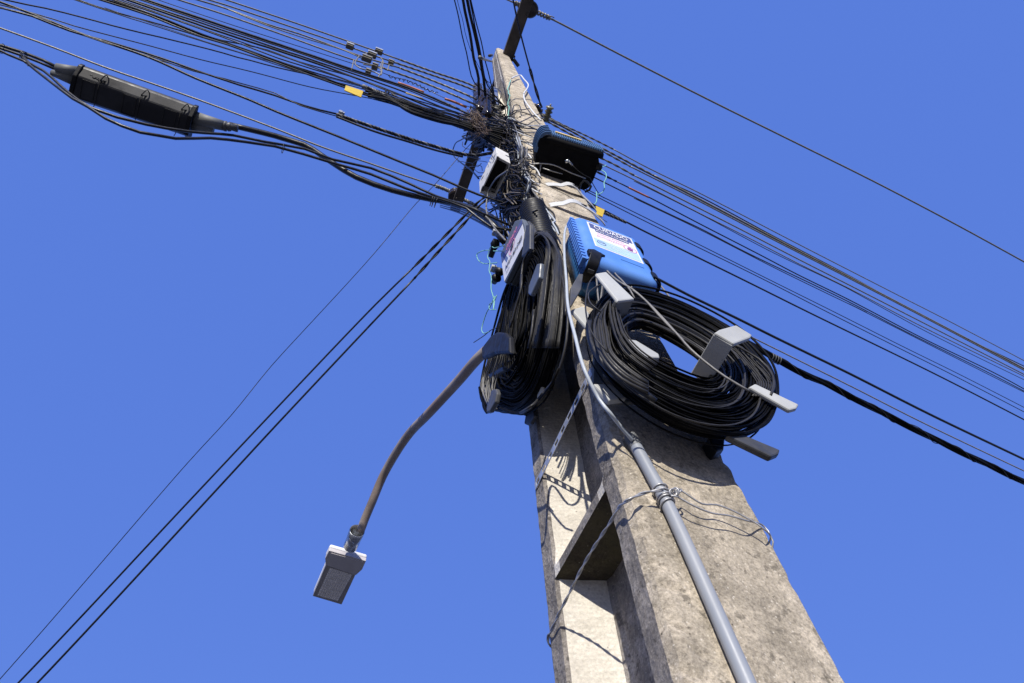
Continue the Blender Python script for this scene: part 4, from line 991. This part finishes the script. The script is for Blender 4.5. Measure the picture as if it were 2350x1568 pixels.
def cone(a, b, r0, r1, nm='cable_entry'):
    mb = MB(); lathe(mb, a, b, [(0, r0), (1, r1), (1, r1 * .7)], 16); mb.build(nm, M_SLATE if False else M_DGPLAS, sc)
q = lambda a, b, z_=zc + .04: hpl(z_)(*c5(a, b))
cone(q(655, 410), q(480, 362), .024, .015); cone(q(645, 465), q(440, 408), .026, .011)
cone(q(1670, 800), q(1910, 862), .027, .019); cone(q(1640, 850), q(1825, 900), .024, .014)
mb = MB(); lathe(mb, q(1905, 862), q(2030, 885), [(0, .012), (.1, .02), (.25, .02), (.3, .013), (.4, .018), (.55, .016), (.6, .012), (1, .015)], 14); mb.build('gland_nut', M_DPLAS, sc)

# connectors and tags on the left span
CL = [((795, 100), (811, 116), .9), ((858, 114), (880, 126), .5), ((841, 120), (866, 135), .7), ((829, 127), (854, 146), .3), ((890, 140), (904, 152), .2), ((852, 149), (868, 160), .25), ((838, 162), (851, 174), .2)]
names = ['square pale parallel-groove clamp alone on the second wire', 'clamp highest on the topmost power wire', 'bright-topped clamp on the second power wire', 'long clamp on the third power wire', 'dark clamp on the second wire nearest the pole', 'clamp on the bypass lead under the fourth wire', 'lowest dark clamp at the corner of the bypass lead']
for (a, b, wv_), nm in zip(CL, names):
    t = thing('wire_connector', PL(*a), nm, 'wire clamp', 'clamps on the left power wires')
    p, q_ = PL(*a), PL(*b); c = (p + q_) / 2; wx = abs(q_.x - p.x) * .7
    mb = MB(); box(mb, c, (wx, .036, .040)); mb.build('clamp_block', M_CLAMP, t, smooth=False, bevel=.006)
    mb = MB(); box(mb, c + V((0, -.024, .008)), (wx * 1.05, .010, .034)); mb.build('clamp_cap', M_GALV if wv_ > .4 else M_ALU, t, smooth=False, bevel=.004)
mb = MB()
for L in ([(812, 138), (807, 160)], [(824, 128), (817, 150), (830, 158), (860, 166), (872, 172), (874, 150), (878, 140)], [(834, 148), (855, 152), (873, 158), (868, 178)], [(893, 150), (889, 162)], [(841, 122), (836, 132)], [(870, 130), (878, 138), (874, 165)]):
    tube(mb, smoothpts([PL(*p) for p in L], .01), .0045, 6)
tag(mb.build('bypass_lead', M_ALU), 'stiff squared bypass leads hanging among the power wire clamps', 'wire')
def tagplate(name, poly, label, mat, cat='cable tag', pl=PL, th=.006):
    mb = MB(); prism(mb, [pl(*p) + V((0, -.012, 0)) for p in poly], (0, th, 0)); return tag(mb.build(name, mat, smooth=False, bevel=.0015), label, cat)
tagplate('yellow_tag', [c6(735, 650), c6(920, 710), c6(895, 775), c6(720, 700)], 'large yellow plastic tag hanging under the black cables', M_YELL)
tagplate('yellow_tag', [z2(1905, 1065), z2(2005, 1110), z2(1980, 1190), z2(1915, 1160)], 'small yellow tag on the cable behind the top of the blue box', M_YELL, pl=vpl(AX + .1, AY + .05, 7))
def sleeve(L, wd, mat, label, pl=PL):
    P = smoothpts([pl(*p) for p in L], .02); tag(tube(MB(), P, px(P[0], wd) / 2, 10).build('cable_sleeve', mat), label, 'cable sleeve')
sleeve([c6(1285, 605), c6(1400, 645), c6(1555, 705)], 6, M_ORANGE, 'long orange sleeve on the top cable of the black bundle')
sleeve([c6(1775, 772), c6(1880, 808), c6(2000, 860)], 5.5, M_ORANGE, 'orange sleeve nearest the wire tangle')
sleeve([c6(1368, 712), c6(1460, 742), c6(1545, 772)], 3.6, M_CREAM, 'cream yellow tube between the two orange sleeves')
sleeve([c6(1495, 925), c6(1585, 960), c6(1678, 993)], 4.0, M_CREAM, 'cream yellow tube under the bundle near the pole')
mb = MB()
for k in range(10):
    rnd = random.Random(k); dy = k * 7
    L = [c6(905 + rnd.uniform(0, 300), 680 + k * 8), c6(1180 + k * 5, 740 + dy), c6(1420, 830 + dy * 1.4), c6(1700, 920 + dy * 1.4), c6(2010, 1020 + dy)]
    Q = [vpl(AX - .1, AY - .03 - .006 * (k % 3), 0)(*p) for p in L]; q = Q[-1]; Q.append(V((AX - hu(q.z) + .01, q.y + .01 * (k - 4), q.z + .05 - .012 * k)))
    tube(mb, smoothpts(Q, .03), .007, 6)
tag(mb.build('cable_bundle', M_TBLK), 'thick bound bundle of black cables running into the tangle', 'cable bundle')
mb = MB()
for k in range(4):
    L = [(1190, 690), (1250, 740 - 3 * k), (1340, 770 + 5 * k), (1480, 830), (1620, 878 + 4 * k), (1800, 900 + 12 * k), (1920, 930 + 20 * k)]
    tube(mb, smoothpts([vpl(AX - .1, AY - .06, 0)(*c6(a + 10 * k, b + 6 * k)) for a, b in L], .03), .003, 5)
tag(mb.build('tie_strands', M_DGREYC), 'silvery strands lying along the bound black bundle', 'wire tie')
t = thing('spiral_grip', PL(*c6(1240, 820)), 'short white-striped spiral grip right of the yellow tag', 'cable grip')
P = smoothpts([PL(*c6(a, b)) + V((0, -.02, 0)) for a, b in [(905, 672), (1000, 710), (1100, 755), (1250, 820)]], .006); r = px(P[0], 9) / 2
helix(MB(), P, r * .6, r * .5, .07, 4, 6, mi=[0, 1, 1, 0]).build('spiral_rods', [M_BLACK, M_GREYC], t)
mb = MB(); sd = random.Random(4)
for L in ([c6(1180, 525), c6(1230, 550), c6(1350, 580), c6(1500, 630), c6(1600, 680), c6(1700, 715)], ):
    helix(mb, smoothpts([PL(*p) for p in L], .004), .008, .0028, .035, 1, 5)
tag(mb.build('curled_wire', M_BLACK), 'curly thin dark wire wound along between clamps and tangle', 'wire')

# ------------------------------------------------------------------ span to the right
PR = vpl(AX + .12, AY + .05, 7.0)
c7 = lambda a, b: (1319.6 + a / 1.7634, 229.5 + b / 1.7634)
kA = lambda a, b: (1233.5 + a / 4.970, 229.5 + b / 4.970)
kB = lambda a, b: (1606.4 + a / 4.970, 401.6 + b / 4.970)
kC = lambda a, b: (1948.4 + a / 4.970, 545.0 + b / 4.970)
kE = lambda a, b: (1893.3 + a / 4.969, 831.9 + b / 4.969)
kD = lambda a, b: (1491.7 + a / 4.556, 631.1 + b / 4.556)
RW = [([kA(130, 205), kA(320, 300), kA(600, 430), kA(860, 560), kA(1230, 760), kB(0, 210), kB(1200, 830), kC(600, 680), kC(1150, 960), kC(2080, 1450)], 3.0, M_ALU, 'topmost wire of the right span, twisted at its start', 4),
      ([kA(130, 235), kA(250, 290), kA(500, 420), kA(850, 610), kA(1250, 830), kB(0, 250), kB(850, 705), kC(0, 437), kC(1000, 985), kC(2080, 1510)], 3.0, M_DGREYC, 'dark wire second from the top of the right span', 0),
      ([kA(540, 440), kA(640, 500), kA(1000, 690), kA(1330, 865), kB(0, 280), kB(1100, 855), kC(0, 452), kC(1200, 1080), kC(2080, 1540)], 4.6, M_ALU, 'heavy wire third from the top of the right span, dark and thick at the edge', 4),
      ([kA(540, 480), kA(640, 530), kA(1060, 760), kB(0, 305), kB(700, 670), kC(0, 467), kC(700, 830), kC(2080, 1560)], 3.6, M_ALU, 'fourth wire of the right span, twisted past the dark box', 3),
      ([kA(600, 600), kA(705, 655), kA(900, 750), kA(1100, 860), kB(0, 385), kB(500, 640), kB(1100, 950), kC(0, 542), kC(800, 950), kC(2080, 1605)], 3.6, M_ALU, 'fifth wire of the right span, twisted right of the dark box', 4),
      ([kA(600, 655), kA(690, 710), kA(1100, 910), kB(0, 440), kB(500, 690), kB(1100, 1000), kC(0, 582), kC(800, 1000), kC(2080, 1625)], 2.8, M_GREYC, 'grey wire sixth from the top of the right span', 0),
      ([kA(1100, 925), kB(0, 446), kB(800, 870), kB(1500, 1205), kC(0, 592), kC(800, 1032), kC(1880, 1568), kE(2400, 260)], 1.6, M_BLACK, 'hair-thin wire under the sixth of the right span', 0),
      ([kA(560, 765), kA(640, 803), kA(900, 930), kA(1040, 1000), kA(1270, 1110), kB(0, 560), kB(700, 920), kB(1100, 1130), kC(0, 712), kC(800, 1130), kC(1700, 1568), kE(2400, 375)], 3.2, M_BLACK, 'dark wire carrying the orange sleeve right of the pole', 3),
      ([kA(540, 830), kA(620, 870), kA(1000, 1060), kA(1500, 1300), kB(0, 610), kB(500, 870), kC(0, 737), kC(600, 1050), kC(1640, 1568), kE(2400, 395)], 2.8, M_DGREYC, 'wire just below the orange sleeved one', 0),
      ([kA(1100, 1120), kB(0, 625), kB(900, 1085), kB(1900, 1568), kC(0, 757), kC(600, 1063), kC(1600, 1568), kE(2400, 405)], 1.8, M_BLACK, 'thin wire shadowing the one below the orange sleeve', 0),
      ([kA(500, 990), kA(580, 1030), kA(1000, 1230), kA(1680, 1568), kB(700, 1150), kB(1540, 1568), kC(600, 1238), kC(1270, 1568), kE(2400, 580)], 2.0, M_BLACK, 'thin wire in the middle of the right sky, the upper where it leaves the pole', 0),
      ([kA(500, 1015), kA(580, 1055), kA(1000, 1270), kA(1600, 1568), kB(700, 1180), kB(1460, 1568), kC(600, 1278), kC(1180, 1568), kE(2400, 632)], 2.2, M_BLACK, 'thin wire in the middle of the right sky, the lower where it leaves the pole', 0),
      ([kA(990, 1385), kA(1360, 1568), kB(500, 1200), kB(1240, 1568), kC(1000, 1568), kE(2400, 720)], 3.8, M_BLACK, 'black cable leaving the spiral grip behind the blue box', 0),
      ([kD(-40, -20), kD(40, 20), kD(400, 210), kD(900, 450), kD(1300, 650), kD(2091, 1035), kE(500, 240), kE(1200, 595), kE(2400, 1168)], 6.2, M_BLACK, 'thick smooth black cable rising from behind the blue box', 0),
      ([kD(-60, 115), kD(0, 140), kD(830, 540), kD(1070, 655), kD(2091, 1160), kE(1100, 680), kE(2400, 1300)], 3.2, M_GREYC, 'pale grey wire below the thick smooth cable', 0)]
for L, wd, mat, nm, tw in RW:
    P = [PR(*p) for p in L]; q = P[0]; P = tail(P)
    if L[0][0] < 1560 and L[0] != kA(1100, 925) and L[0] != kA(1100, 1120): P[0] = P[0] * .5 + P[1] * .5; P = [V((AX + hu(q.z) - .01, AY + .04, q.z + .01))] + P[0:]; tw += 1 if tw else 0
    if tw:
        t = thing('power_wire', P[0], nm, 'wire', 'wires of the right span')
        r = px(P[1], wd) / 2 * (1.25 if wd > 4 else 1)
        tube(MB(), smoothpts(P[tw - 1:], .06), r * .95, 6).build('conductor', mat, t)
        r = min(r, px(P[1], 3.6) / 2)
        helix(MB(), smoothpts(P[:tw + 0], .012), r * .75, r * .8, .16, 2, 6).build('twisted_grip', mat, t)
    else: wire('black_cable' if mat is M_BLACK else 'grey_wire', nm, 'wire', P, wd, mat, group='wires of the right span', step=.06, ref=P[min(3, len(P) - 1)])
sleeve([kA(1040, 1000), kA(1160, 1060), kA(1270, 1112)], 4.4, M_ORANGE, 'thin orange sleeve on a wire right of the pole', pl=PR)
t = thing('spiral_grip', PR(*c7(190, 490)), 'spiral grip with silver strands behind the blue box top', 'cable grip')
q = PR(*kA(650, 1235)); P = smoothpts([V((AX + hu(q.z) - .01, AY + .05, q.z + .01))] + [PR(*kA(a, b)) for a, b in [(650, 1235), (760, 1290), (880, 1340), (1010, 1398)]], .006); r = px(P[0], 7) / 2
helix(MB(), P, r * .55, r * .5, .07, 4, 6, mi=[0, 1, 0, 1]).build('spiral_rods', [M_BLACK, M_GREYC], t)
t = thing('lashed_cable_bundle', PR(*c7(640, 950)), 'very thick lashed black cable bundle in the lower right', 'cable bundle')
def PB(L):
    Q = [PR(*p) for p in L]; return tail([V((AX + hu(Q[0].z) - .02, AY + .06, Q[0].z + .03))] + Q)
Lb = [kD(430, 440), kD(640, 500), kD(820, 590), kD(980, 690), kD(1330, 885), kD(1700, 1080), kE(0, 240), kE(700, 600), kE(1400, 950), kE(2400, 1425)]
P = smoothpts(PB(Lb), .03); r = px(PR(*kD(1330, 885)), 15) / 2
q = MB(); tube(q, P, r * .75, 10); helix(q, P, r * .55, r * .55, 1.1, 3, 8); q.build('cables', M_BLACKG, t)
q = MB(); helix(q, smoothpts(PB(Lb), .012), r * 1.08, .0022, .28, 1, 5); q.build('lashing', M_DGREYC, t)
q = MB()
for k in range(4):
    c = PR(*kD(1270 + 26 * k, 858 + 13 * k)); tube(q, [c + V((0, math.cos(g), math.sin(g))) * r * 1.12 for g in [i * math.pi / 8 for i in range(16)]], .0035, 5, True)
q.build('clamp_ring', M_DPLAS, t)
P8 = hpl(8.4)
wire('power_wire', 'lone bare wire crossing the upper right sky from the crossarm spool', 'wire', tail([hpl(8.4)(*p) for p in [(1255, 39), (1270, 46), (1420, 124), (1626, 229), (1800, 315), (2000, 414), (2180, 508), (2370, 612)]]), 4.2, M_ALU, step=.2, ref=hpl(8.4)(1420, 124))
wire('power_wire', 'short bare wire from the top edge to the crossarm spool', 'wire', onward([hpl(8.42)(*p) for p in [(1140, -14), (1165, 0), (1200, 16)]]), 3.6, M_ALU, step=.1, ref=hpl(8.42)(1165, 0))
mb = MB()
for L in ([(1180, 6), (1200, 16), (1206, 20)], [(1232, 28), (1244, 34), (1262, 42)]):
    helix(mb, smoothpts([P8(*p) for p in L], .01), .022, .011, .07, 2, 5)
tube(mb, smoothpts([P8(*p) for p in [(1252, 40), (1258, 37), (1266, 38), (1272, 41)]], .02), .006, 5)
tag(mb.build('wire_tie', M_ALU), 'coiled tie wires either side of the upper crossarm spool', 'wire tie')

# ------------------------------------------------------------------ cables overhead towards the camera's side of the street
HZ = hpl(5.6)
UP = [([(1040, -12), (1052, 40), (1070, 120), (1089, 190)], 3.0, 'thin black cable left of the bundle rising to the top edge'), ([(1047, -12), (1060, 40), (1078, 110)], 1.4, 'hair-thin cable beside the rising bundle'),
      ([(1061, -12), (1067, 25), (1078, 75), (1087, 130), (1098, 180), (1104, 240)], 7.0, 'thick braided cable leading the rising bundle'), ([(1072, -12), (1083, 50), (1098, 110), (1112, 190), (1122, 250)], 5.0, 'black cable in the middle of the rising bundle'),
      ([(1068, -12), (1080, 45), (1093, 100), (1108, 180), (1118, 235)], 3.6, 'second black cable in the middle of the rising bundle'), ([(1076, -12), (1090, 60), (1103, 120), (1118, 195)], 3.4, 'third black cable in the middle of the rising bundle'),
      ([(1077, -12), (1095, 60), (1112, 130), (1130, 210), (1137, 240)], 3.0, 'outer right cable of the rising bundle')]
for L, wd, nm in UP: wire('black_cable', nm, 'cable', onward([HZ(*p) for p in L]) + ([V((AX - hu(5.6) + .01, AY - .02 + .004 * wd, 5.55))] if L[-1][1] > 150 else [V((AX - hu(5.6) + .01, AY + .03, 5.62))]), wd, M_BLACK, group='cables rising over the street', step=.05, jit=.004, ref=HZ(*L[0]))
t = thing('black_cable', hpl(5.0)(1240, 243), 'black cable dropping along the right side of the pole head', 'cable')
P = [hpl(5.6)(*p) for p in [(1175, -12), (1188, 50), (1203, 110), (1216, 158)]]
tube(MB(), smoothpts(onward(P), .05), px(P[0], 4) / 2, 6).build('cable', M_BLACK, t)
P = smoothpts([hpl(5.6)(*p) for p in [(1216, 158), (1225, 190), (1234, 220), (1243, 248)]], .01); helix(MB(), P, .006, .006, .3, 2, 6).build('twisted_end', M_BLACK, t)

# drops to the lower left
PE = vpl(.5, 1.1, 120)
for L, wd, nm in (([(1100, 462), (1070, 492), (1010, 553), (947, 616), (863, 698), (631, 941), (437, 1147), (30, 1580)], 4.6, 'upper of the twin thick wires falling to the lower left'), ([(1105, 468), (1075, 502), (1015, 568), (951, 639), (847, 749), (631, 979), (476, 1147), (74, 1580)], 5.0, 'lower of the twin thick wires falling to the lower left')):
    t = thing('service_drop', PE(*L[0]), nm, 'wire', 'twin wires falling to the lower left')
    P = [PE(*p) for p in L]; r = px(P[4], wd) / 2
    tube(MB(), smoothpts(tail(P[3:], 9), .1), r * .9, 6).build('wire', M_BLACK, t)
    helix(MB(), smoothpts([V((AX - hu(P[0].z) + .01, AY + .1, P[0].z + .05))] + P[:4], .012), r * .75, r * .75, .22, 2, 6).build('twisted_end', M_DGREYC, t)
wire('thin_wire', 'thin single wire falling to the lower left outside the twin wires', 'wire', tail([PE(*p) for p in [(1100, 310), (1067, 344), (996, 426), (957, 465), (863, 577), (806, 641), (709, 746), (622, 841), (530, 954), (432, 1061), (-12, 1572)]], 9), 1.7, M_BLACK, step=.1, ref=PE(709, 746))

# ------------------------------------------------------------------ tangle, nest and drop cables on the pole
c11 = lambda a, b: (1061.4 + a / 4.555, 172.1 + b / 4.555)
def curls(mb, cx, cy, rx, ry, n, rr, x0, x1, seed, ln=30, mi=0):
    rnd = random.Random(seed)
    for k in range(n):
        a = rnd.random() * 6.28; s = math.sqrt(rnd.random())
        x, y = cx + rx * s * math.cos(a), cy + ry * s * math.sin(a); g = rnd.random() * 6.28
        xx = rnd.uniform(x0, x1); F_ = xpl(xx); pts = []; cur = rnd.uniform(-.9, .9)
        m = rnd.choice((3, 4, 5))
        for i in range(m):
            pts.append(F_(x, y)); L_ = ln * rnd.uniform(.5, 1.1) / m * 1.6
            x += L_ * math.cos(g); y += L_ * math.sin(g) * .8; g += cur + rnd.uniform(-.5, .5)
        tube(mb, smoothpts(pts, .03), rr * rnd.uniform(.6, 1.3) * depth(pts[0]) / FOC, 5, mi=rnd.choice(mi) if isinstance(mi, list) else mi)
mb = MB()
curls(mb, 1122, 286, 30, 24, 260, 1.2, .57, .66, 1, 40, [0, 0, 0, 1, 0, 0, 2])
curls(mb, 1116, 235, 22, 30, 45, .8, .66, .72, 2, 30, [0, 0, 1])
curls(mb, 1153, 318, 18, 44, 110, 1.0, .50, .56, 3, 36, [0, 1, 0, 2])
curls(mb, 1160, 420, 20, 62, 150, 1.3, .47, .53, 5, 44, [0, 0, 1, 1, 2])
curls(mb, 1127, 304, 36, 19, 260, 2.8, .57, .64, 9, 44, 0)
curls(mb, 1112, 270, 20, 26, 120, 2.2, .60, .66, 10, 30, 0)
curls(mb, 1085, 362, 16, 26, 12, .8, .55, .6, 8, 30, [0, 1])
curls(mb, 1172, 470, 20, 30, 60, 2.0, .47, .51, 6, 40, [0, 0, 1])
tag(mb.build('wire_tangle', [M_TBLK, M_TANG, simple('dusty_warm_wire', (0.17, 0.145, 0.115), 0.6, 0, 0.4, 40)]), kind='stuff', label='dense snarl of black and grey wire round the left insulators and down the pole edge', cat='wire tangle')
mb = MB(); curls(mb, 1080, 276, 27, 17, 420, .45, .31, .36, 31, 17, [0, 0, 1]); curls(mb, 1096, 300, 22, 14, 160, .45, .33, .38, 32, 16)
tag(mb.build('bird_nest', [M_TWIG, M_TWIG2]), 'ragged brown twig nest caught in the wire tangle left of the pole', 'nest')

def fam(base, n, sx, sy, wd, mats, label, off, group, seed, name='drop_cable'):
    rnd = random.Random(seed)
    for k in range(n):
        dx, dy = rnd.uniform(-sx, sx), rnd.uniform(-sy, sy); o_ = off + rnd.uniform(-.012, .012)
        pts = [surf(o_)(x + dx * (1 - .4 * math.sin(i * 2.1 + k)) + rnd.uniform(-1.5, 1.5), y + dy + rnd.uniform(-1.5, 1.5)) for i, (x, y) in enumerate(base)]
        wire(name, label, 'cable', pts, wd * rnd.uniform(.8, 1.15), mats[k % len(mats)], group=group, step=.02)
G = [c11(*p) for p in [(480, 470), (530, 560), (545, 680), (560, 800), (585, 950), (630, 1080), (700, 1200), (790, 1330), (850, 1430), (885, 1530)]]
fam(G, 9, 7, 5, 3.4, [M_DGREYC, M_GREYC, M_DGREYC], 'grey drop cable snaking down the near pole corner from tangle to ribbed sleeve', .03, 'drop cables down the pole corner', 41)
G = [c11(*p) for p in [(620, 760), (610, 880), (600, 980), (560, 1080), (500, 1180), (455, 1290), (445, 1400), (460, 1500), (505, 1620), (540, 1700)]]
fam(G, 8, 9, 5, 3.6, [M_GREYC, M_DGREYC], 'grey drop cable bowing left of the pole corner down into the label box', .06, 'drop cables into the label box', 42)
G = [c11(*p) for p in [(560, 640), (590, 760), (620, 900), (655, 1040), (690, 1130), (650, 1250), (620, 1380), (605, 1480)]]
fam(G, 5, 6, 5, 3.6, [M_PALEC, M_GREYC], 'pale drop cable crossing over the corner bundle beside the white box', .05, 'pale cables crossing the corner bundle', 43)
wire('drop_cable', 'single pale cable swinging out left under the white box', 'cable', [xpl(.41)(*p) for p in [(1164.6, 391.6), (1134, 416), (1121, 440), (1116, 468), (1118, 492), (1133.5, 521), (1160, 552)]], 3.6, M_GREYC, step=.02)
G = [(1140, 455), (1150, 480), (1152, 510), (1158, 535), (1172, 565)]
fam(G, 6, 12, 8, 3.8, [M_GREYC, M_DGREYC, M_BLACK], 'short cable hanging below the white box towards the label box', .07, 'short cables below the white box', 44)
G = [c11(*p) for p in [(800, 1300), (850, 1380), (900, 1450), (940, 1520)]] + [c3(745, 60), c3(770, 110), c3(790, 150)]
fam(G, 6, 8, 4, 4.2, [M_DGREYC, M_GREYC, M_PALEC], 'flat grey cable curling down right of the ribbed sleeve', .03, 'flat cables right of the ribbed sleeve', 46)
# loops wound round the pole between tangle and dark box
rnd = random.Random(5)
for k in range(26):
    y0 = 268 + k * 6.0 + rnd.uniform(-4, 4); x0 = 1158 + k * .9 + rnd.uniform(-6, 6); x1 = 1222 + rnd.uniform(-8, 14) + (18 if k < 8 else 0); b = rnd.uniform(-12, 6)
    pts = [surf(.02)(x0 - 6, y0 + 8), surf(.03)(x0 + 6, y0 - 3), surf(.03)((x0 + x1) / 2, (2 * y0 + 22) / 2 + b), surf(.025)(x1, y0 + 22 + rnd.uniform(-8, 8)), surf(.012)(x1 + 8, y0 + 30 + rnd.uniform(-6, 8))]
    wire('wire_loop', ['grey', 'white', 'dark grey', 'black'][k % 4] + ' wire wound across the ' + ('upper' if k < 12 else 'lower') + ' part of the pole between tangle and dark box', 'wire', pts, rnd.uniform(1.6, 3.6), [M_GREYC, M_WHITEC, M_DGREYC, M_BLACK][k % 4], group='wires wound round the upper pole', step=.02)
for k in range(7):
    pts = [surf(.03)(*c11(*p)) for p in [(640 + 6 * k, 770 + 4 * k), (650 + 4 * k, 830 + 4 * k), (690, 870 + 3 * k), (745, 895 - 5 * k)]]
    wire('wire_loop', 'dark cable loop tucked under the left end of the dark box', 'cable', pts, 3.2, M_BLACK if k % 2 else M_GREYC, group='loops under the dark box', step=.02)
wire('white_cable', 'white cable looping down the pole head to the olive insulator', 'cable', [surf(.03)(*z1(*p)) for p in [(970, 880), (1010, 858), (1070, 845), (1110, 890), (1155, 945), (1140, 1000), (1108, 1050), (1120, 1130), (1160, 1190), (1230, 1280), (1300, 1350)]], 3.4, M_WHITEC, step=.03)
wire('mint_wire', 'kinked mint green wire running down the face of the pole head', 'wire', [surf(.015)(*z1(*p)) for p in [(960, 900), (935, 960), (930, 1030), (945, 1090), (930, 1140), (945, 1210), (938, 1260), (930, 1310), (945, 1340)]], 2.6, M_MINT, step=.03, jit=.01)
for k, L in enumerate(([(770, 985), (830, 1010), (850, 1080), (820, 1160)], [(980, 1280), (1000, 1180), (1050, 1180), (1080, 1240)], [(940, 1290), (1010, 1240), (1100, 1230), (1170, 1215)], [(950, 1300), (1060, 1250), (1180, 1290), (1320, 1330)], [(1040, 1380), (1130, 1340), (1230, 1290), (1310, 1270)])):
    wire('thin_wire', ['thin dark wire arching off the left edge of the pole head', 'small dark arch of wire on the pole head', 'dark wire end lying across the pole head', 'dark wire running from the pole head to the olive insulator', 'thin dark wire crossing under the olive insulator'][k], 'wire', [surf(.03)(*z1(*p)) for p in L], 2.2, M_BLACK, step=.03)
t = thing('bolt', surf(.02)(*z1(730, 620)), 'bolt and stub rod at the left of the pole top', 'bolt')
lathe(MB(), fl(.0)(*z1(745, 690)), fl(.35)(*z1(615, 648)), [(0, .010), (.9, .010), (1, .013)], 8).build('rod', M_ALU, t); lathe(MB(), fl(-.01)(*z1(748, 620)), fl(.05)(*z1(720, 625)), [(0, .018), (1, .018)], 6).build('nut', M_CROSS, t)
# metal tags low on the pole face near the tangle
mb = MB(); prism(mb, [surf(.01)(*z1(*p)) for p in [(775, 985), (815, 1010), (835, 1170), (815, 1200), (795, 1130)]], (-.01, -.01, 0)); tag(mb.build('metal_plate', M_GALV, smooth=False), 'pale metal plate on the pole edge beside the insulator stacks', 'metal plate')

# mint green strands left and right
wire('mint_wire', 'mint green wire looped out to the left of the label box', 'wire', [xpl(.44)(*c3(*p)) for p in [(345, 372), (290, 378), (240, 375), (205, 345), (198, 310), (225, 290), (270, 280), (330, 285), (380, 285)]], 2.2, M_MINT, step=.01)
wire('mint_wire', 'long kinked green and grey wire dangling left of the left coil', 'wire', [xpl(.43)(*c3(*p)) for p in [(395, 245), (330, 262), (295, 262), (278, 320), (295, 370), (288, 420), (305, 480), (303, 560), (322, 640), (320, 720), (330, 620), (300, 690), (270, 740), (235, 850), (245, 890), (290, 880)]], 2.2, M_MINT, step=.01)
wire('mint_wire', 'small green loop on the left coil edge', 'wire', [xpl(.43)(*c3(*p)) for p in [(345, 610), (330, 650), (290, 680), (290, 710), (340, 718)]], 2.0, M_MINT, step=.01)
wire('wire_end', 'straight cut wire end sticking out above the lamp arm', 'wire', [xpl(.43)(*c3(*p)) for p in [(175, 960), (250, 910), (300, 870), (345, 850)]], 2.2, M_DGREYC, step=.01)
wire('mint_wire', 'mint green wire hanging at the right of the dark box', 'wire', [ypl(.72)(*z2(*p)) for p in [(2030, 590), (1970, 640), (2015, 670), (2030, 730), (2005, 790), (2010, 850), (1980, 900), (1925, 920), (1918, 890)]], 2.4, M_MINT, step=.02)
wire('mint_wire', 'short mint green end above the yellow tag', 'wire', [ypl(.72)(*z2(*p)) for p in [(1918, 900), (1925, 950), (1915, 1010), (1895, 1030)]], 2.4, M_MINT, step=.02)
wire('thin_wire', 'fine dark wire falling from the upper band to the blue box', 'wire', [fr(.04)(*z2(*p)) for p in [(1180, 785), (1300, 790), (1450, 860), (1650, 960), (1820, 1080), (2040, 1230)]], 1.4, M_BLACK, step=.03)
wire('thin_wire', 'loop of black wire left of the crossarm foot', 'wire', [xpl(.5)(*z2(*p)) for p in [(520, 262), (400, 310), (330, 370), (312, 420), (320, 480), (400, 560), (520, 650), (600, 740)]], 2.6, M_BLACK, step=.03)
# black sheath lying left of the pole where the cables arrive
for k in range(6):
    wire('black_cable', 'black cable arriving under the crossarm foot and turning down the pole', 'cable', [surf(.10 - .01 * k)(*p) for p in [(1010, 455 + 4 * k), (1060, 466 + 5 * k), (1100, 480 + 6 * k), (1135, 500 + 6 * k), (1160, 530 + 4 * k)]], 5, M_BLACK, group='black cables turning down under the crossarm foot', step=.03)

# ------------------------------------------------------------------ lift everything from camera height to the ground
for o in list(COL.objects):
    if o.parent is None and o is not camo and o is not so:
        o.location.z += EYE
